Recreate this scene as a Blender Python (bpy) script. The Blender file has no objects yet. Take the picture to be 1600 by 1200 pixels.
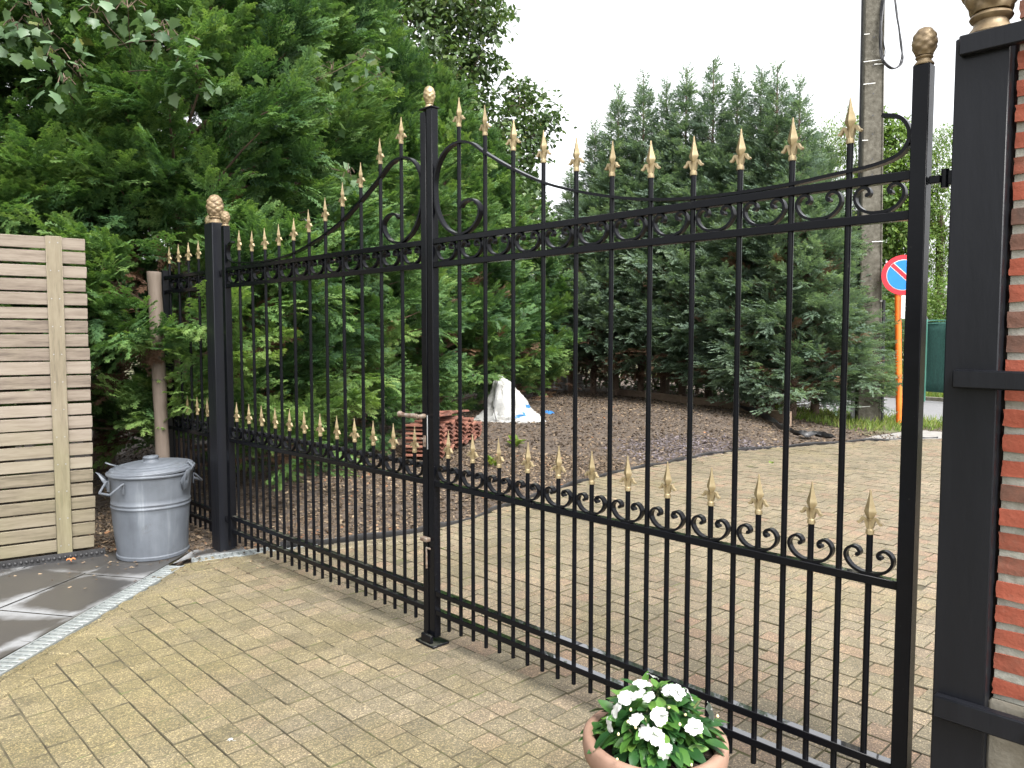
import bpy, bmesh, math, random
import numpy as np
from math import sin, cos, pi, radians, sqrt, atan2
from mathutils import Vector, Matrix

random.seed(7)
rng = np.random.default_rng(11)
S = bpy.context.scene
COL = S.collection

# ------------------------------------------------------------------ camera
F, PIT, CAMH = 1202.0, 0.0633, 1.45
cam = bpy.data.cameras.new('camera')
cam.sensor_width = 36.0
cam.lens = F / 1600 * 36
cam.clip_start, cam.clip_end = 0.05, 600
camo = bpy.data.objects.new('camera', cam)
COL.objects.link(camo)
camo.location = (0, 0, CAMH)
camo.rotation_euler = (pi / 2 - PIT, 0, 0)
S.camera = camo


def ray(x, y):
    u = (600 - y) / F
    return np.array([(x - 800) / F, cos(PIT) + sin(PIT) * u, -sin(PIT) + cos(PIT) * u])


def ground(x, y, z=0.0):
    d = ray(x, y)
    t = (z - CAMH) / d[2]
    return Vector((d[0] * t, d[1] * t, z))


def at(x, y, Y):
    d = ray(x, y)
    t = Y / d[1]
    return Vector((d[0] * t, Y, CAMH + d[2] * t))


# ------------------------------------------------------------------ helpers
def link(name, me, parent=None, mat=None):
    o = bpy.data.objects.new(name, me)
    COL.objects.link(o)
    if parent:
        o.parent = parent
    if mat is not None and me is not None:
        for m in (mat if isinstance(mat, (list, tuple)) else [mat]):
            me.materials.append(m)
    return o


def tag(o, label=None, cat=None, group=None, kind=None):
    if label: o['label'] = label
    if cat: o['category'] = cat
    if group: o['group'] = group
    if kind: o['kind'] = kind
    return o


def thing(name, label, cat, loc=(0, 0, 0), rz=0.0, group=None):
    o = bpy.data.objects.new(name, None)
    o.empty_display_size = 0.1
    COL.objects.link(o)
    o.location = loc
    o.rotation_euler = (0, 0, rz)
    return tag(o, label, cat, group)


def dup(o, parent=None):
    c = o.copy()
    COL.objects.link(c)
    if parent: c.parent = parent
    for ch in o.children:
        dup(ch, c)
    return c


class M:
    """collects geometry for ONE mesh"""
    def __init__(s):
        s.v, s.f, s.mi, s.sharp = [], [], [], 40

    def add(s, vs, fs, mi=0):
        b = len(s.v)
        s.v += [tuple(v) for v in vs]
        s.f += [tuple(b + i for i in f) for f in fs]
        s.mi += [mi] * len(fs)
        return s

    def box(s, x0, x1, y0, y1, z0, z1, ch=0.0, mat=None, mi=0):
        bm = bmesh.new()
        bmesh.ops.create_cube(bm, size=1)
        for v in bm.verts:
            v.co = Vector(((x0 + x1) / 2 + v.co.x * (x1 - x0), (y0 + y1) / 2 + v.co.y * (y1 - y0), (z0 + z1) / 2 + v.co.z * (z1 - z0)))
        if ch > 0:
            bmesh.ops.bevel(bm, geom=bm.edges[:], offset=ch, segments=1, affect='EDGES')
        bm.verts.index_update()
        vs = [v.co.copy() for v in bm.verts]
        if mat is not None:
            vs = [mat @ v for v in vs]
        s.add(vs, [[v.index for v in f.verts] for f in bm.faces], mi)
        bm.free()
        return s

    def tube(s, path, rad, seg=8, cap=True, mi=0):
        P = [Vector(p) for p in path]
        n = len(P)
        if not hasattr(rad, '__len__'):
            rad = [rad] * n
        vs, fs = [], []
        up = None
        for i in range(n):
            t = (P[min(i + 1, n - 1)] - P[max(i - 1, 0)])
            t = t.normalized() if t.length > 1e-9 else Vector((0, 0, 1))
            if up is None:
                up = Vector((0, 0, 1)) if abs(t.z) < .9 else Vector((1, 0, 0))
            a = (up - t * up.dot(t))
            if a.length < 1e-6:
                a = Vector((1, 0, 0)) if abs(t.x) < .9 else Vector((0, 1, 0))
                a = a - t * a.dot(t)
            a.normalize()
            up = a
            b = t.cross(a)
            for k in range(seg):
                an = 2 * pi * k / seg
                vs.append(P[i] + (a * cos(an) + b * sin(an)) * rad[i])
        for i in range(n - 1):
            for k in range(seg):
                k2 = (k + 1) % seg
                fs.append((i * seg + k, i * seg + k2, (i + 1) * seg + k2, (i + 1) * seg + k))
        if cap:
            fs.append(tuple(range(seg))[::-1])
            fs.append(tuple((n - 1) * seg + k for k in range(seg)))
        return s.add(vs, fs, mi)

    def lathe(s, prof, seg=24, c=(0, 0, 0), fr=None, mi=0, sx=1, sy=1):
        vs, fs = [], []
        n = len(prof)
        for i, (r, z) in enumerate(prof):
            for k in range(seg):
                a = 2 * pi * k / seg
                rr = r + (fr(a, z, r) if fr else 0)
                vs.append((c[0] + rr * cos(a) * sx, c[1] + rr * sin(a) * sy, c[2] + z))
        for i in range(n - 1):
            for k in range(seg):
                k2 = (k + 1) % seg
                fs.append((i * seg + k, i * seg + k2, (i + 1) * seg + k2, (i + 1) * seg + k))
        fs.append(tuple(range(seg))[::-1])
        fs.append(tuple((n - 1) * seg + k for k in range(seg)))
        return s.add(vs, fs, mi)

    def ribbon(s, path, w, th, mi=0, yc=0.0):
        """flat bar bent in the XZ plane; w along Y (list or number), th thickness"""
        n = len(path)
        W = w if hasattr(w, '__len__') else [w] * n
        T = th if hasattr(th, '__len__') else [th] * n
        vs, fs = [], []
        for i in range(n):
            a, b = path[max(i - 1, 0)], path[min(i + 1, n - 1)]
            tx, tz = b[0] - a[0], b[1] - a[1]
            l = math.hypot(tx, tz) or 1
            nx, nz = -tz / l, tx / l
            x, z = path[i]
            for sy, sn in ((-1, -1), (1, -1), (1, 1), (-1, 1)):
                vs.append((x + nx * T[i] / 2 * sn, yc + sy * W[i] / 2, z + nz * T[i] / 2 * sn))
        for i in range(n - 1):
            for k in range(4):
                k2 = (k + 1) % 4
                fs.append((i * 4 + k, i * 4 + k2, (i + 1) * 4 + k2, (i + 1) * 4 + k))
        fs.append((3, 2, 1, 0))
        fs.append(tuple((n - 1) * 4 + k for k in range(4)))
        return s.add(vs, fs, mi)

    def xf(s, mat):
        s.v = [tuple(mat @ Vector(v)) for v in s.v]
        return s

    def mesh(s, name, smooth=True):
        me = bpy.data.meshes.new(name)
        me.from_pydata(s.v, [], s.f)
        bm = bmesh.new(); bm.from_mesh(me)
        bmesh.ops.recalc_face_normals(bm, faces=bm.faces[:])
        bm.to_mesh(me); bm.free()
        if any(s.mi):
            me.polygons.foreach_set('material_index', s.mi)
        if smooth:
            me.polygons.foreach_set('use_smooth', [True] * len(me.polygons))
            me.set_sharp_from_angle(angle=radians(s.sharp))
        me.update()
        return me

    def obj(s, name, mat, parent=None, smooth=True):
        return link(name, s.mesh(name, smooth), parent, mat)


def catmull(pts, n=6):
    out = []
    P = [pts[0]] + list(pts) + [pts[-1]]
    for i in range(1, len(P) - 2):
        p0, p1, p2, p3 = [np.array(P[i + k], float) for k in (-1, 0, 1, 2)]
        for k in range(n):
            t = k / n
            out.append(tuple(.5 * ((2 * p1) + (-p0 + p2) * t + (2 * p0 - 5 * p1 + 4 * p2 - p3) * t * t + (-p0 + 3 * p1 - 3 * p2 + p3) * t ** 3)))
    out.append(tuple(pts[-1]))
    return out


def np_mesh(name, V, Fc, tint=None):
    """V (n,3); Fc list of (k,m) index arrays, each with faces of m corners"""
    me = bpy.data.meshes.new(name)
    me.vertices.add(len(V))
    me.vertices.foreach_set('co', np.ascontiguousarray(V, dtype=np.float32).ravel())
    nl = sum(f.size for f in Fc)
    npl = sum(len(f) for f in Fc)
    me.loops.add(nl)
    me.polygons.add(npl)
    me.loops.foreach_set('vertex_index', np.concatenate([f.ravel() for f in Fc]).astype(np.int32))
    st, b = [], 0
    for f in Fc:
        st.append(b + np.arange(len(f)) * f.shape[1])
        b += f.size
    me.polygons.foreach_set('loop_start', np.concatenate(st).astype(np.int32))
    me.update(calc_edges=True)
    if tint is not None:
        a = me.attributes.new('tint', 'FLOAT', 'POINT')
        a.data.foreach_set('value', np.ascontiguousarray(tint, dtype=np.float32))
    return me


def norm(a):
    return a / (np.linalg.norm(a, axis=-1, keepdims=True) + 1e-9)


def scatter(tv, tf, P, D, N, sc, tint_v, tint_i):
    """template verts tv (x along D, y lateral, z along N) stamped at P; returns V, [F], tint"""
    D = norm(D)
    B = norm(np.cross(N, D))
    N = np.cross(D, B)
    k = len(P)
    sc = np.asarray(sc).reshape(k, 1, 1)
    V = P[:, None, :] + sc * (tv[None, :, 0:1] * D[:, None, :] + tv[None, :, 1:2] * B[:, None, :] + tv[None, :, 2:3] * N[:, None, :])
    off = (np.arange(k) * len(tv))[:, None, None]
    Fs = [(f[None] + off).reshape(-1, f.shape[1]) for f in tf]
    T = (tint_i[:, None] + tint_v[None, :]).ravel()
    return V.reshape(-1, 3), Fs, T


# ------------------------------------------------------------------ materials
def nodes(name):
    m = bpy.data.materials.new(name)
    m.use_nodes = True
    nt = m.node_tree
    return m, nt, nt.nodes['Principled BSDF'], nt.nodes['Material Output']


def ramp(nt, stops):
    r = nt.nodes.new('ShaderNodeValToRGB')
    while len(r.color_ramp.elements) < len(stops):
        r.color_ramp.elements.new(0.5)
    for e, (p, c) in zip(r.color_ramp.elements, stops):
        e.position = p
        e.color = (*c, 1) if len(c) == 3 else c
    return r


def mapping(nt, scale=(1, 1, 1), coord='Object', rot=(0, 0, 0)):
    tc = nt.nodes.new('ShaderNodeTexCoord')
    mp = nt.nodes.new('ShaderNodeMapping')
    mp.inputs['Scale'].default_value = scale
    mp.inputs['Rotation'].default_value = rot
    nt.links.new(tc.outputs[coord], mp.inputs['Vector'])
    return mp.outputs['Vector']


def noise(nt, vec, scale, detail=5, rough=.55):
    n = nt.nodes.new('ShaderNodeTexNoise')
    n.inputs['Scale'].default_value = scale
    n.inputs['Detail'].default_value = detail
    n.inputs['Roughness'].default_value = rough
    if vec is not None: nt.links.new(vec, n.inputs['Vector'])
    return n.outputs['Fac']


def mixc(nt, fac, a, b, mode='MIX'):
    n = nt.nodes.new('ShaderNodeMix')
    n.data_type = 'RGBA'
    n.blend_type = mode
    for sock, val in ((n.inputs[0], fac), (n.inputs[6], a), (n.inputs[7], b)):
        if hasattr(val, 'is_output'): nt.links.new(val, sock)
        elif isinstance(val, (int, float)): sock.default_value = val
        else: sock.default_value = (*val, 1)
    return n.outputs[2]


def mth(nt, op, a, b=0.0, c=None, clamp=False):
    n = nt.nodes.new('ShaderNodeMath')
    n.operation = op
    n.use_clamp = clamp
    for i, val in enumerate((a, b, c)):
        if val is None: continue
        if hasattr(val, 'is_output'): nt.links.new(val, n.inputs[i])
        else: n.inputs[i].default_value = val
    return n.outputs[0]


def bump(nt, bs, h, strength=.3, dist=.01):
    b = nt.nodes.new('ShaderNodeBump')
    b.inputs['Strength'].default_value = strength
    b.inputs['Distance'].default_value = dist
    nt.links.new(h, b.inputs['Height'])
    nt.links.new(b.outputs['Normal'], bs.inputs['Normal'])


def simple(name, stops, scale=6, rough=.5, metal=0.0, bmp=.2, bdist=.004, bscale=None, coord='Object', stretch=(1, 1, 1), rvar=.0, island=0.0, detail=6, objrand=0.0):
    m, nt, bs, out = nodes(name)
    v = mapping(nt, stretch, coord)
    f = noise(nt, v, scale, detail)
    if island or objrand:
        if island:
            g = nt.nodes.new('ShaderNodeNewGeometry').outputs['Random Per Island']
            k = island
        else:
            g = nt.nodes.new('ShaderNodeObjectInfo').outputs['Random']
            k = objrand
        f = mth(nt, 'ADD', f, mth(nt, 'MULTIPLY', mth(nt, 'SUBTRACT', g, .5), k))
    r = ramp(nt, stops)
    nt.links.new(f, r.inputs[0])
    nt.links.new(r.outputs[0], bs.inputs['Base Color'])
    bs.inputs['Metallic'].default_value = metal
    if rvar:
        rr = mth(nt, 'MULTIPLY_ADD', noise(nt, v, scale * .7, 4), rvar, rough - rvar / 2, clamp=True)
        nt.links.new(rr, bs.inputs['Roughness'])
    else:
        bs.inputs['Roughness'].default_value = rough
    if bmp:
        bump(nt, bs, noise(nt, v, bscale or scale * 3, 6), bmp, bdist)
    return m


def foliage(name, stops, trans=.3, rough=.55, nscale=.9, namt=.5, spec=.3):
    m, nt, bs, out = nodes(name)
    at_ = nt.nodes.new('ShaderNodeAttribute'); at_.attribute_name = 'tint'
    v = mapping(nt)
    f = mth(nt, 'ADD', at_.outputs['Fac'], mth(nt, 'MULTIPLY', mth(nt, 'SUBTRACT', noise(nt, v, nscale, 3), .5), namt))
    r = ramp(nt, stops)
    nt.links.new(f, r.inputs[0])
    nt.links.new(r.outputs[0], bs.inputs['Base Color'])
    bs.inputs['Roughness'].default_value = rough
    bs.inputs['Specular IOR Level'].default_value = spec
    tr = nt.nodes.new('ShaderNodeBsdfTranslucent')
    nt.links.new(mixc(nt, 1.0, r.outputs[0], (1.15, 1.25, .6), 'MULTIPLY'), tr.inputs['Color'])
    mx = nt.nodes.new('ShaderNodeMixShader')
    mx.inputs[0].default_value = trans
    nt.links.new(bs.outputs[0], mx.inputs[1])
    nt.links.new(tr.outputs[0], mx.inputs[2])
    nt.links.new(mx.outputs[0], out.inputs['Surface'])
    return m


def tinted(name, stops, rough=.9, spec=.2):
    m, nt, bs, out = nodes(name)
    at_ = nt.nodes.new('ShaderNodeAttribute'); at_.attribute_name = 'tint'
    r = ramp(nt, stops)
    nt.links.new(at_.outputs['Fac'], r.inputs[0])
    nt.links.new(r.outputs[0], bs.inputs['Base Color'])
    bs.inputs['Roughness'].default_value = rough
    bs.inputs['Specular IOR Level'].default_value = spec
    return m


def m_black_paint(wet=False):
    m, nt, bs, out = nodes('wet_black_paint' if wet else 'black_gloss_paint')
    v = mapping(nt)
    n1 = noise(nt, v, 9, 8, .7)
    geo = nt.nodes.new('ShaderNodeNewGeometry')
    sep = nt.nodes.new('ShaderNodeSeparateXYZ'); nt.links.new(geo.outputs['Normal'], sep.inputs[0])
    # chips, dirt specks and a dusting of algae that settles on upward faces
    speck = ramp(nt, [(0, (0, 0, 0)), (.70, (0, 0, 0)), (.74, (1, 1, 1))]); nt.links.new(noise(nt, v, 55, 3, .6), speck.inputs[0])
    dst = ramp(nt, [(.45, (0, 0, 0)), (.62, (1, 1, 1))]); nt.links.new(noise(nt, v, 6, 7, .7), dst.inputs[0])
    up = mth(nt, 'MULTIPLY', mth(nt, 'GREATER_THAN', sep.outputs[2], .8), mth(nt, 'MULTIPLY', dst.outputs[0], .0 if wet else .5))
    base = mixc(nt, n1, (.0025, .0028, .004), (.0055, .006, .008))
    base = mixc(nt, mth(nt, 'MULTIPLY', speck.outputs[0], .05), base, (.30, .29, .25))
    base = mixc(nt, up, base, (.12, .12, .095))
    nt.links.new(base, bs.inputs['Base Color'])
    rr = mth(nt, 'MULTIPLY_ADD', noise(nt, v, 14, 5), .22, .08, clamp=True)
    nt.links.new(rr, bs.inputs['Roughness'])
    bs.inputs['Specular IOR Level'].default_value = .13
    if wet:   # a film of rain lies in patches on the level top faces
        pr = ramp(nt, [(.34, (0, 0, 0)), (.40, (1, 1, 1))]); nt.links.new(noise(nt, mapping(nt, (1, .4, 1)), 17, 3, .5), pr.inputs[0])
        fm = mth(nt, 'MULTIPLY', mth(nt, 'GREATER_THAN', sep.outputs[2], .95), pr.outputs[0])
        nt.links.new(fm, bs.inputs['Coat Weight'])
        bs.inputs['Coat IOR'].default_value = 3.0
        bs.inputs['Coat Roughness'].default_value = .02
        return m
    bump(nt, bs, noise(nt, v, 130, 4), .10, .001)
    return m


MB = m_black_paint()
MBW = m_black_paint(True)
M_POST = simple('brushed_black_paint', [(0, (.006, .0066, .0085)), (1, (.014, .015, .019))], 7, .34, bmp=.9, bdist=.0022, bscale=34, stretch=(1, 1, .16), rvar=.2)
M_POST.node_tree.nodes['Principled BSDF'].inputs['Specular IOR Level'].default_value = .19
M_GOLD = simple('gold_paint', [(.25, (.16, .115, .055)), (.5, (.30, .235, .13)), (.8, (.42, .35, .22))], 34, .42, .40, bmp=.25, bdist=.001, bscale=90)
M_RUST = simple('rusty_steel', [(.3, (.07, .035, .022)), (.5, (.19, .14, .105)), (.7, (.27, .25, .225))], 40, .7, .3, bmp=.4, bdist=.001)
M_BRONZE = simple('worn_gold_finial', [(.25, (.085, .058, .034)), (.5, (.20, .145, .082)), (.85, (.31, .24, .145))], 34, .5, .35, bmp=.3, bdist=.001, bscale=90)


def m_wood(name, c, stretch, scale=3.2, island=.5, green=None, rough=.78):
    m, nt, bs, out = nodes(name)
    v = mapping(nt, stretch)
    g = nt.nodes.new('ShaderNodeNewGeometry').outputs['Random Per Island']
    va = nt.nodes.new('ShaderNodeVectorMath'); va.operation = 'ADD'
    cb = nt.nodes.new('ShaderNodeCombineXYZ'); nt.links.new(mth(nt, 'MULTIPLY', g, 37.0), cb.inputs[0]); nt.links.new(mth(nt, 'MULTIPLY', g, 91.0), cb.inputs[2])
    nt.links.new(v, va.inputs[0]); nt.links.new(cb.outputs[0], va.inputs[1])
    n1 = noise(nt, va.outputs[0], scale, 8, .68)
    n2 = noise(nt, va.outputs[0], scale * 5, 4, .6)
    f = mth(nt, 'ADD', mth(nt, 'ADD', mth(nt, 'MULTIPLY', n1, .75), mth(nt, 'MULTIPLY', n2, .25)), mth(nt, 'MULTIPLY', mth(nt, 'SUBTRACT', g, .5), island))
    r = ramp(nt, c); nt.links.new(f, r.inputs[0])
    col = r.outputs[0]
    if green:
        o = mapping(nt)
        sep = nt.nodes.new('ShaderNodeSeparateXYZ'); nt.links.new(o, sep.inputs[0])
        k = mth(nt, 'ADD', mth(nt, 'MULTIPLY_ADD', sep.outputs[2], -.55, .62), mth(nt, 'MULTIPLY', mth(nt, 'SUBTRACT', noise(nt, o, 1.6, 4), .5), 1.5), clamp=True)
        col = mixc(nt, mth(nt, 'MULTIPLY', k, .75), col, mixc(nt, n1, tuple(x * .75 for x in green), tuple(x * 1.25 for x in green)))
    nt.links.new(col, bs.inputs['Base Color'])
    bs.inputs['Roughness'].default_value = rough
    bump(nt, bs, n2, .35, .002)
    return m


M_SLAT = m_wood('weathered_softwood', [(.26, (.048, .036, .028)), (.40, (.125, .099, .076)), (.54, (.178, .147, .116)), (.78, (.235, .203, .165))], (1.2, 14, 14), 3.0, .26, green=(.15, .14, .07))
M_BATTEN = m_wood('algae_softwood', [(.28, (.07, .055, .036)), (.5, (.155, .13, .088)), (.8, (.225, .195, .14))], (14, 14, 1.2), 3.0, .2, green=(.15, .145, .065))
M_LOG = m_wood('debarked_log', [(.25, (.04, .029, .022)), (.5, (.10, .076, .058)), (.8, (.15, .12, .097))], (10, 10, 1.0), 3.0, .2)
M_BOARD = m_wood('earthy_board', [(.2, (.10, .07, .05)), (.5, (.20, .14, .10)), (.8, (.30, .22, .16))], (2, 12, 12), 3.0, .3)
M_BARK = simple('bark', [(.3, (.05, .034, .024)), (.6, (.13, .09, .065)), (.8, (.2, .15, .11))], 9, .9, bmp=.8, bdist=.02, stretch=(1, 1, .25))
M_TWIG = simple('dead_twig', [(.3, (.06, .04, .03)), (.7, (.17, .115, .08))], 5, .9, bmp=0)
M_STEEL = None


def m_galv():
    m, nt, bs, out = nodes('galvanised_steel')
    v = mapping(nt)
    n1 = noise(nt, v, 5, 7, .65)
    st = noise(nt, mapping(nt, (9, 9, .9)), 1.6, 4, .6)
    r = ramp(nt, [(.3, (.068, .076, .090)), (.55, (.105, .118, .138)), (.8, (.15, .163, .185))])
    nt.links.new(mth(nt, 'ADD', mth(nt, 'MULTIPLY', n1, .6), mth(nt, 'MULTIPLY', st, .4)), r.inputs[0])
    sr = ramp(nt, [(.60, (0, 0, 0)), (.72, (1, 1, 1))]); nt.links.new(st, sr.inputs[0])
    c = mixc(nt, mth(nt, 'MULTIPLY', sr.outputs[0], .4), r.outputs[0], (.21, .235, .26))
    dr = ramp(nt, [(.58, (0, 0, 0)), (.7, (1, 1, 1))]); nt.links.new(noise(nt, v, 7, 8, .75), dr.inputs[0])
    c = mixc(nt, mth(nt, 'MULTIPLY', dr.outputs[0], .45), c, (.06, .056, .05))
    nt.links.new(c, bs.inputs['Base Color'])
    bs.inputs['Metallic'].default_value = .12
    nt.links.new(mth(nt, 'MULTIPLY_ADD', n1, .3, .42), bs.inputs['Roughness'])
    bump(nt, bs, noise(nt, v, 11, 5), .25, .006)
    return m


M_GALV = m_galv()


def m_paver():
    m, nt, bs, out = nodes('concrete_paver')
    v = mapping(nt)
    at_ = nt.nodes.new('ShaderNodeAttribute'); at_.attribute_name = 'tint'
    r = ramp(nt, [(0, (.145, .127, .092)), (.3, (.192, .165, .115)), (.5, (.216, .185, .132)), (.72, (.234, .187, .135)), (1, (.245, .166, .118))])
    nt.links.new(at_.outputs['Fac'], r.inputs[0])
    # washed aggregate: pale and dark grains
    vo = nt.nodes.new('ShaderNodeTexVoronoi'); vo.inputs['Scale'].default_value = 250; nt.links.new(v, vo.inputs['Vector'])
    sep = nt.nodes.new('ShaderNodeSeparateColor'); nt.links.new(vo.outputs['Color'], sep.inputs[0])
    gr = ramp(nt, [(0, (.55, .54, .52)), (.35, (.82, .82, .82)), (.68, (1.0, 1.0, 1.0)), (.82, (1.42, 1.38, 1.28)), (1, (2.3, 2.2, 2.0))]); nt.links.new(sep.outputs[0], gr.inputs[0])
    c = mixc(nt, 1.0, r.outputs[0], gr.outputs[0], 'MULTIPLY')
    n3 = noise(nt, v, 24, 6, .7)
    c = mixc(nt, mth(nt, 'MULTIPLY', n3, .55), c, mixc(nt, 1.0, c, (.55, .54, .5), 'MULTIPLY'))
    # algae patches
    dt = nt.nodes.new('ShaderNodeVectorMath'); dt.operation = 'DOT_PRODUCT'; nt.links.new(v, dt.inputs[0]); dt.inputs[1].default_value = (.717, .697, 0)
    ins = mth(nt, 'MULTIPLY_ADD', dt.outputs['Value'], -.55, 1.45, clamp=True)
    al = ramp(nt, [(.52, (0, 0, 0)), (.74, (1, 1, 1))]); nt.links.new(mth(nt, 'MULTIPLY_ADD', ins, .20, noise(nt, v, .75, 6, .65)), al.inputs[0])
    c = mixc(nt, mth(nt, 'MULTIPLY', al.outputs[0], .55), c, mixc(nt, 1.0, gr.outputs[0], (.172, .145, .064), 'MULTIPLY'))
    stn = ramp(nt, [(.35, (.72, .72, .72)), (.65, (1.06, 1.06, 1.06))]); nt.links.new(noise(nt, v, 1.7, 7, .7), stn.inputs[0])
    c = mixc(nt, 1.0, c, stn.outputs[0], 'MULTIPLY')
    bl = ramp(nt, [(.5, (0, 0, 0)), (.7, (1, 1, 1))]); nt.links.new(noise(nt, v, .5, 4, .55), bl.inputs[0])
    nt.links.new(c, bs.inputs['Base Color'])
    nt.links.new(mth(nt, 'MULTIPLY_ADD', noise(nt, v, .9, 4), .35, .42), bs.inputs['Roughness'])
    bs.inputs['Specular IOR Level'].default_value = .4
    bump(nt, bs, mth(nt, 'ADD', sep.outputs[0], mth(nt, 'MULTIPLY', n3, 2.0)), .35, .002)
    return m


M_PAVER = m_paver()
M_JOINT = simple('joint_sand', [(.3, (.045, .039, .025)), (.55, (.105, .090, .052)), (.72, (.085, .105, .035))], 9, .95, bmp=.3)


def m_slate():
    m, nt, bs, out = nodes('wet_bluestone')
    v = mapping(nt)
    n1 = noise(nt, v, 2.1, 6, .6)
    n2 = noise(nt, v, 60, 4, .6)
    at_ = nt.nodes.new('ShaderNodeAttribute'); at_.attribute_name = 'tint'
    w = mth(nt, 'ADD', n1, mth(nt, 'MULTIPLY', at_.outputs['Fac'], .70))
    wet = ramp(nt, [(.44, (0, 0, 0)), (.62, (1, 1, 1))]); nt.links.new(w, wet.inputs[0])
    dry = mixc(nt, n2, (.17, .175, .18), (.25, .255, .26))
    dark = mixc(nt, n2, (.030, .029, .030), (.055, .054, .054))
    dk2 = mixc(nt, mth(nt, 'MULTIPLY', noise(nt, v, 6, 5), .8), dark, (.064, .060, .053))
    nt.links.new(mixc(nt, wet.outputs[0], dry, dk2), bs.inputs['Base Color'])
    nt.links.new(mth(nt, 'MULTIPLY_ADD', wet.outputs[0], -.30, .62), bs.inputs['Roughness'])
    bump(nt, bs, n2, .15, .002)
    return m


M_SLATE = m_slate()
M_GRATE = simple('galvanised_grating', [(.3, (.22, .24, .24)), (.7, (.33, .355, .35))], 20, .45, .35, bmp=.1)
M_BLACKPL = simple('black_plastic', [(.3, (.012, .012, .013)), (.7, (.035, .035, .037))], 12, .45, bmp=.4, bdist=.01, bscale=18)
M_TERRA = simple('terracotta', [(.25, (.17, .095, .062)), (.5, (.255, .155, .11)), (.7, (.31, .205, .15)), (.85, (.36, .27, .21))], 7, .72, bmp=.25, bdist=.002, bscale=60, rvar=.15)
M_SOIL = simple('potting_soil', [(.3, (.018, .012, .009)), (.7, (.05, .035, .024))], 40, .95, bmp=.9, bdist=.01)
M_PETAL = simple('white_petal', [(.2, (.42, .43, .40)), (.8, (.54, .55, .53))], 20, .5, bmp=.15, bdist=.002)
M_BUD = simple('cream_bud', [(.3, (.55, .50, .22)), (.7, (.75, .68, .45))], 20, .6, bmp=0)
M_CONC = simple('old_concrete', [(.25, (.09, .082, .062)), (.45, (.15, .135, .105)), (.62, (.20, .185, .15)), (.8, (.27, .255, .22))], 9, .9, bmp=.5, bdist=.006, bscale=50, detail=9)
M_POLE = simple('lichen_concrete', [(.22, (.035, .032, .024)), (.42, (.075, .068, .052)), (.6, (.105, .097, .078)), (.74, (.15, .14, .115)), (.82, (.27, .255, .215))], 16, .9, bmp=.5, bdist=.01, bscale=40, detail=9)
M_TIE = simple('white_tie', [(.3, (.62, .62, .6)), (.7, (.8, .8, .78))], 9, .5, bmp=0)
M_CABLE = simple('black_cable', [(.3, (.02, .02, .024)), (.7, (.05, .05, .055))], 9, .5, bmp=0)
M_GREYPIPE = simple('grey_conduit', [(.3, (.20, .205, .21)), (.7, (.32, .325, .33))], 5, .5, .2, bmp=.1)
M_SIGNRED = simple('sign_red', [(.3, (.55, .02, .035)), (.7, (.66, .03, .05))], 4, .35, bmp=0)
M_SIGNBLUE = simple('sign_blue', [(.3, (.015, .19, .60)), (.7, (.02, .23, .70))], 4, .35, bmp=0)
M_SIGNBACK = simple('sign_edge_white', [(.3, (.6, .6, .6)), (.7, (.75, .75, .75))], 4, .5, bmp=0)
M_ORANGE = simple('orange_post_paint', [(.3, (.72, .13, .012)), (.7, (.86, .19, .02))], 6, .45, bmp=.1)
M_TILE = simple('red_clay_tile', [(.2, (.06, .028, .02)), (.42, (.145, .056, .037)), (.6, (.215, .086, .056)), (.85, (.28, .15, .105))], 10, .85, bmp=.4, bdist=.004, objrand=.35)
M_BAG = simple('woven_white_bag', [(.25, (.23, .22, .205)), (.5, (.30, .30, .29)), (.8, (.345, .345, .345))], 5, .6, bmp=.6, bdist=.04, bscale=6)
M_BAGGREY = simple('dirty_grey_bag', [(.25, (.20, .18, .15)), (.5, (.34, .32, .28)), (.8, (.48, .46, .43))], 6, .7, bmp=.5, bdist=.02, bscale=7)
M_BLUE = simple('blue_print', [(.3, (.012, .10, .27)), (.7, (.02, .15, .38))], 8, .5, bmp=.3, bdist=.01)
M_MULCHBASE = simple('mulch_soil', [(.2, (.035, .026, .020)), (.45, (.075, .056, .043)), (.62, (.11, .083, .062)), (.8, (.16, .125, .09))], 22, .95, bmp=1.0, bdist=.03, bscale=45, detail=9)
M_CHIP = tinted('bark_chip', [(0, (.030, .022, .015)), (.3, (.075, .053, .036)), (.55, (.130, .095, .065)), (.78, (.200, .150, .100)), (.93, (.29, .225, .15)), (1, (.26, .12, .06))])
M_ROAD = simple('road_asphalt', [(.3, (.13, .13, .135)), (.7, (.20, .20, .205))], 30, .8, bmp=.3, detail=9)
M_PAVEMENT = simple('concrete_flags', [(.3, (.20, .19, .175)), (.7, (.27, .26, .245))], 8, .85, bmp=.2)
M_EARTH = simple('earth_grass', [(.3, (.06, .05, .03)), (.5, (.10, .09, .045)), (.65, (.09, .12, .04)), (.8, (.12, .15, .05))], 2.5, .95, bmp=.5, bdist=.03)
M_NET = simple('green_screen_netting', [(.3, (.012, .055, .045)), (.7, (.026, .095, .078))], 45, .8, bmp=.6, bdist=.006, stretch=(1, 1, .4))
M_NETPOST = simple('green_wire_post', [(.3, (.05, .18, .14)), (.7, (.09, .25, .19))], 5, .4, bmp=0)
M_LEAFFALL = simple('fallen_orange_leaf', [(.3, (.50, .13, .04)), (.7, (.68, .26, .09))], 30, .7, bmp=.2)

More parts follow.
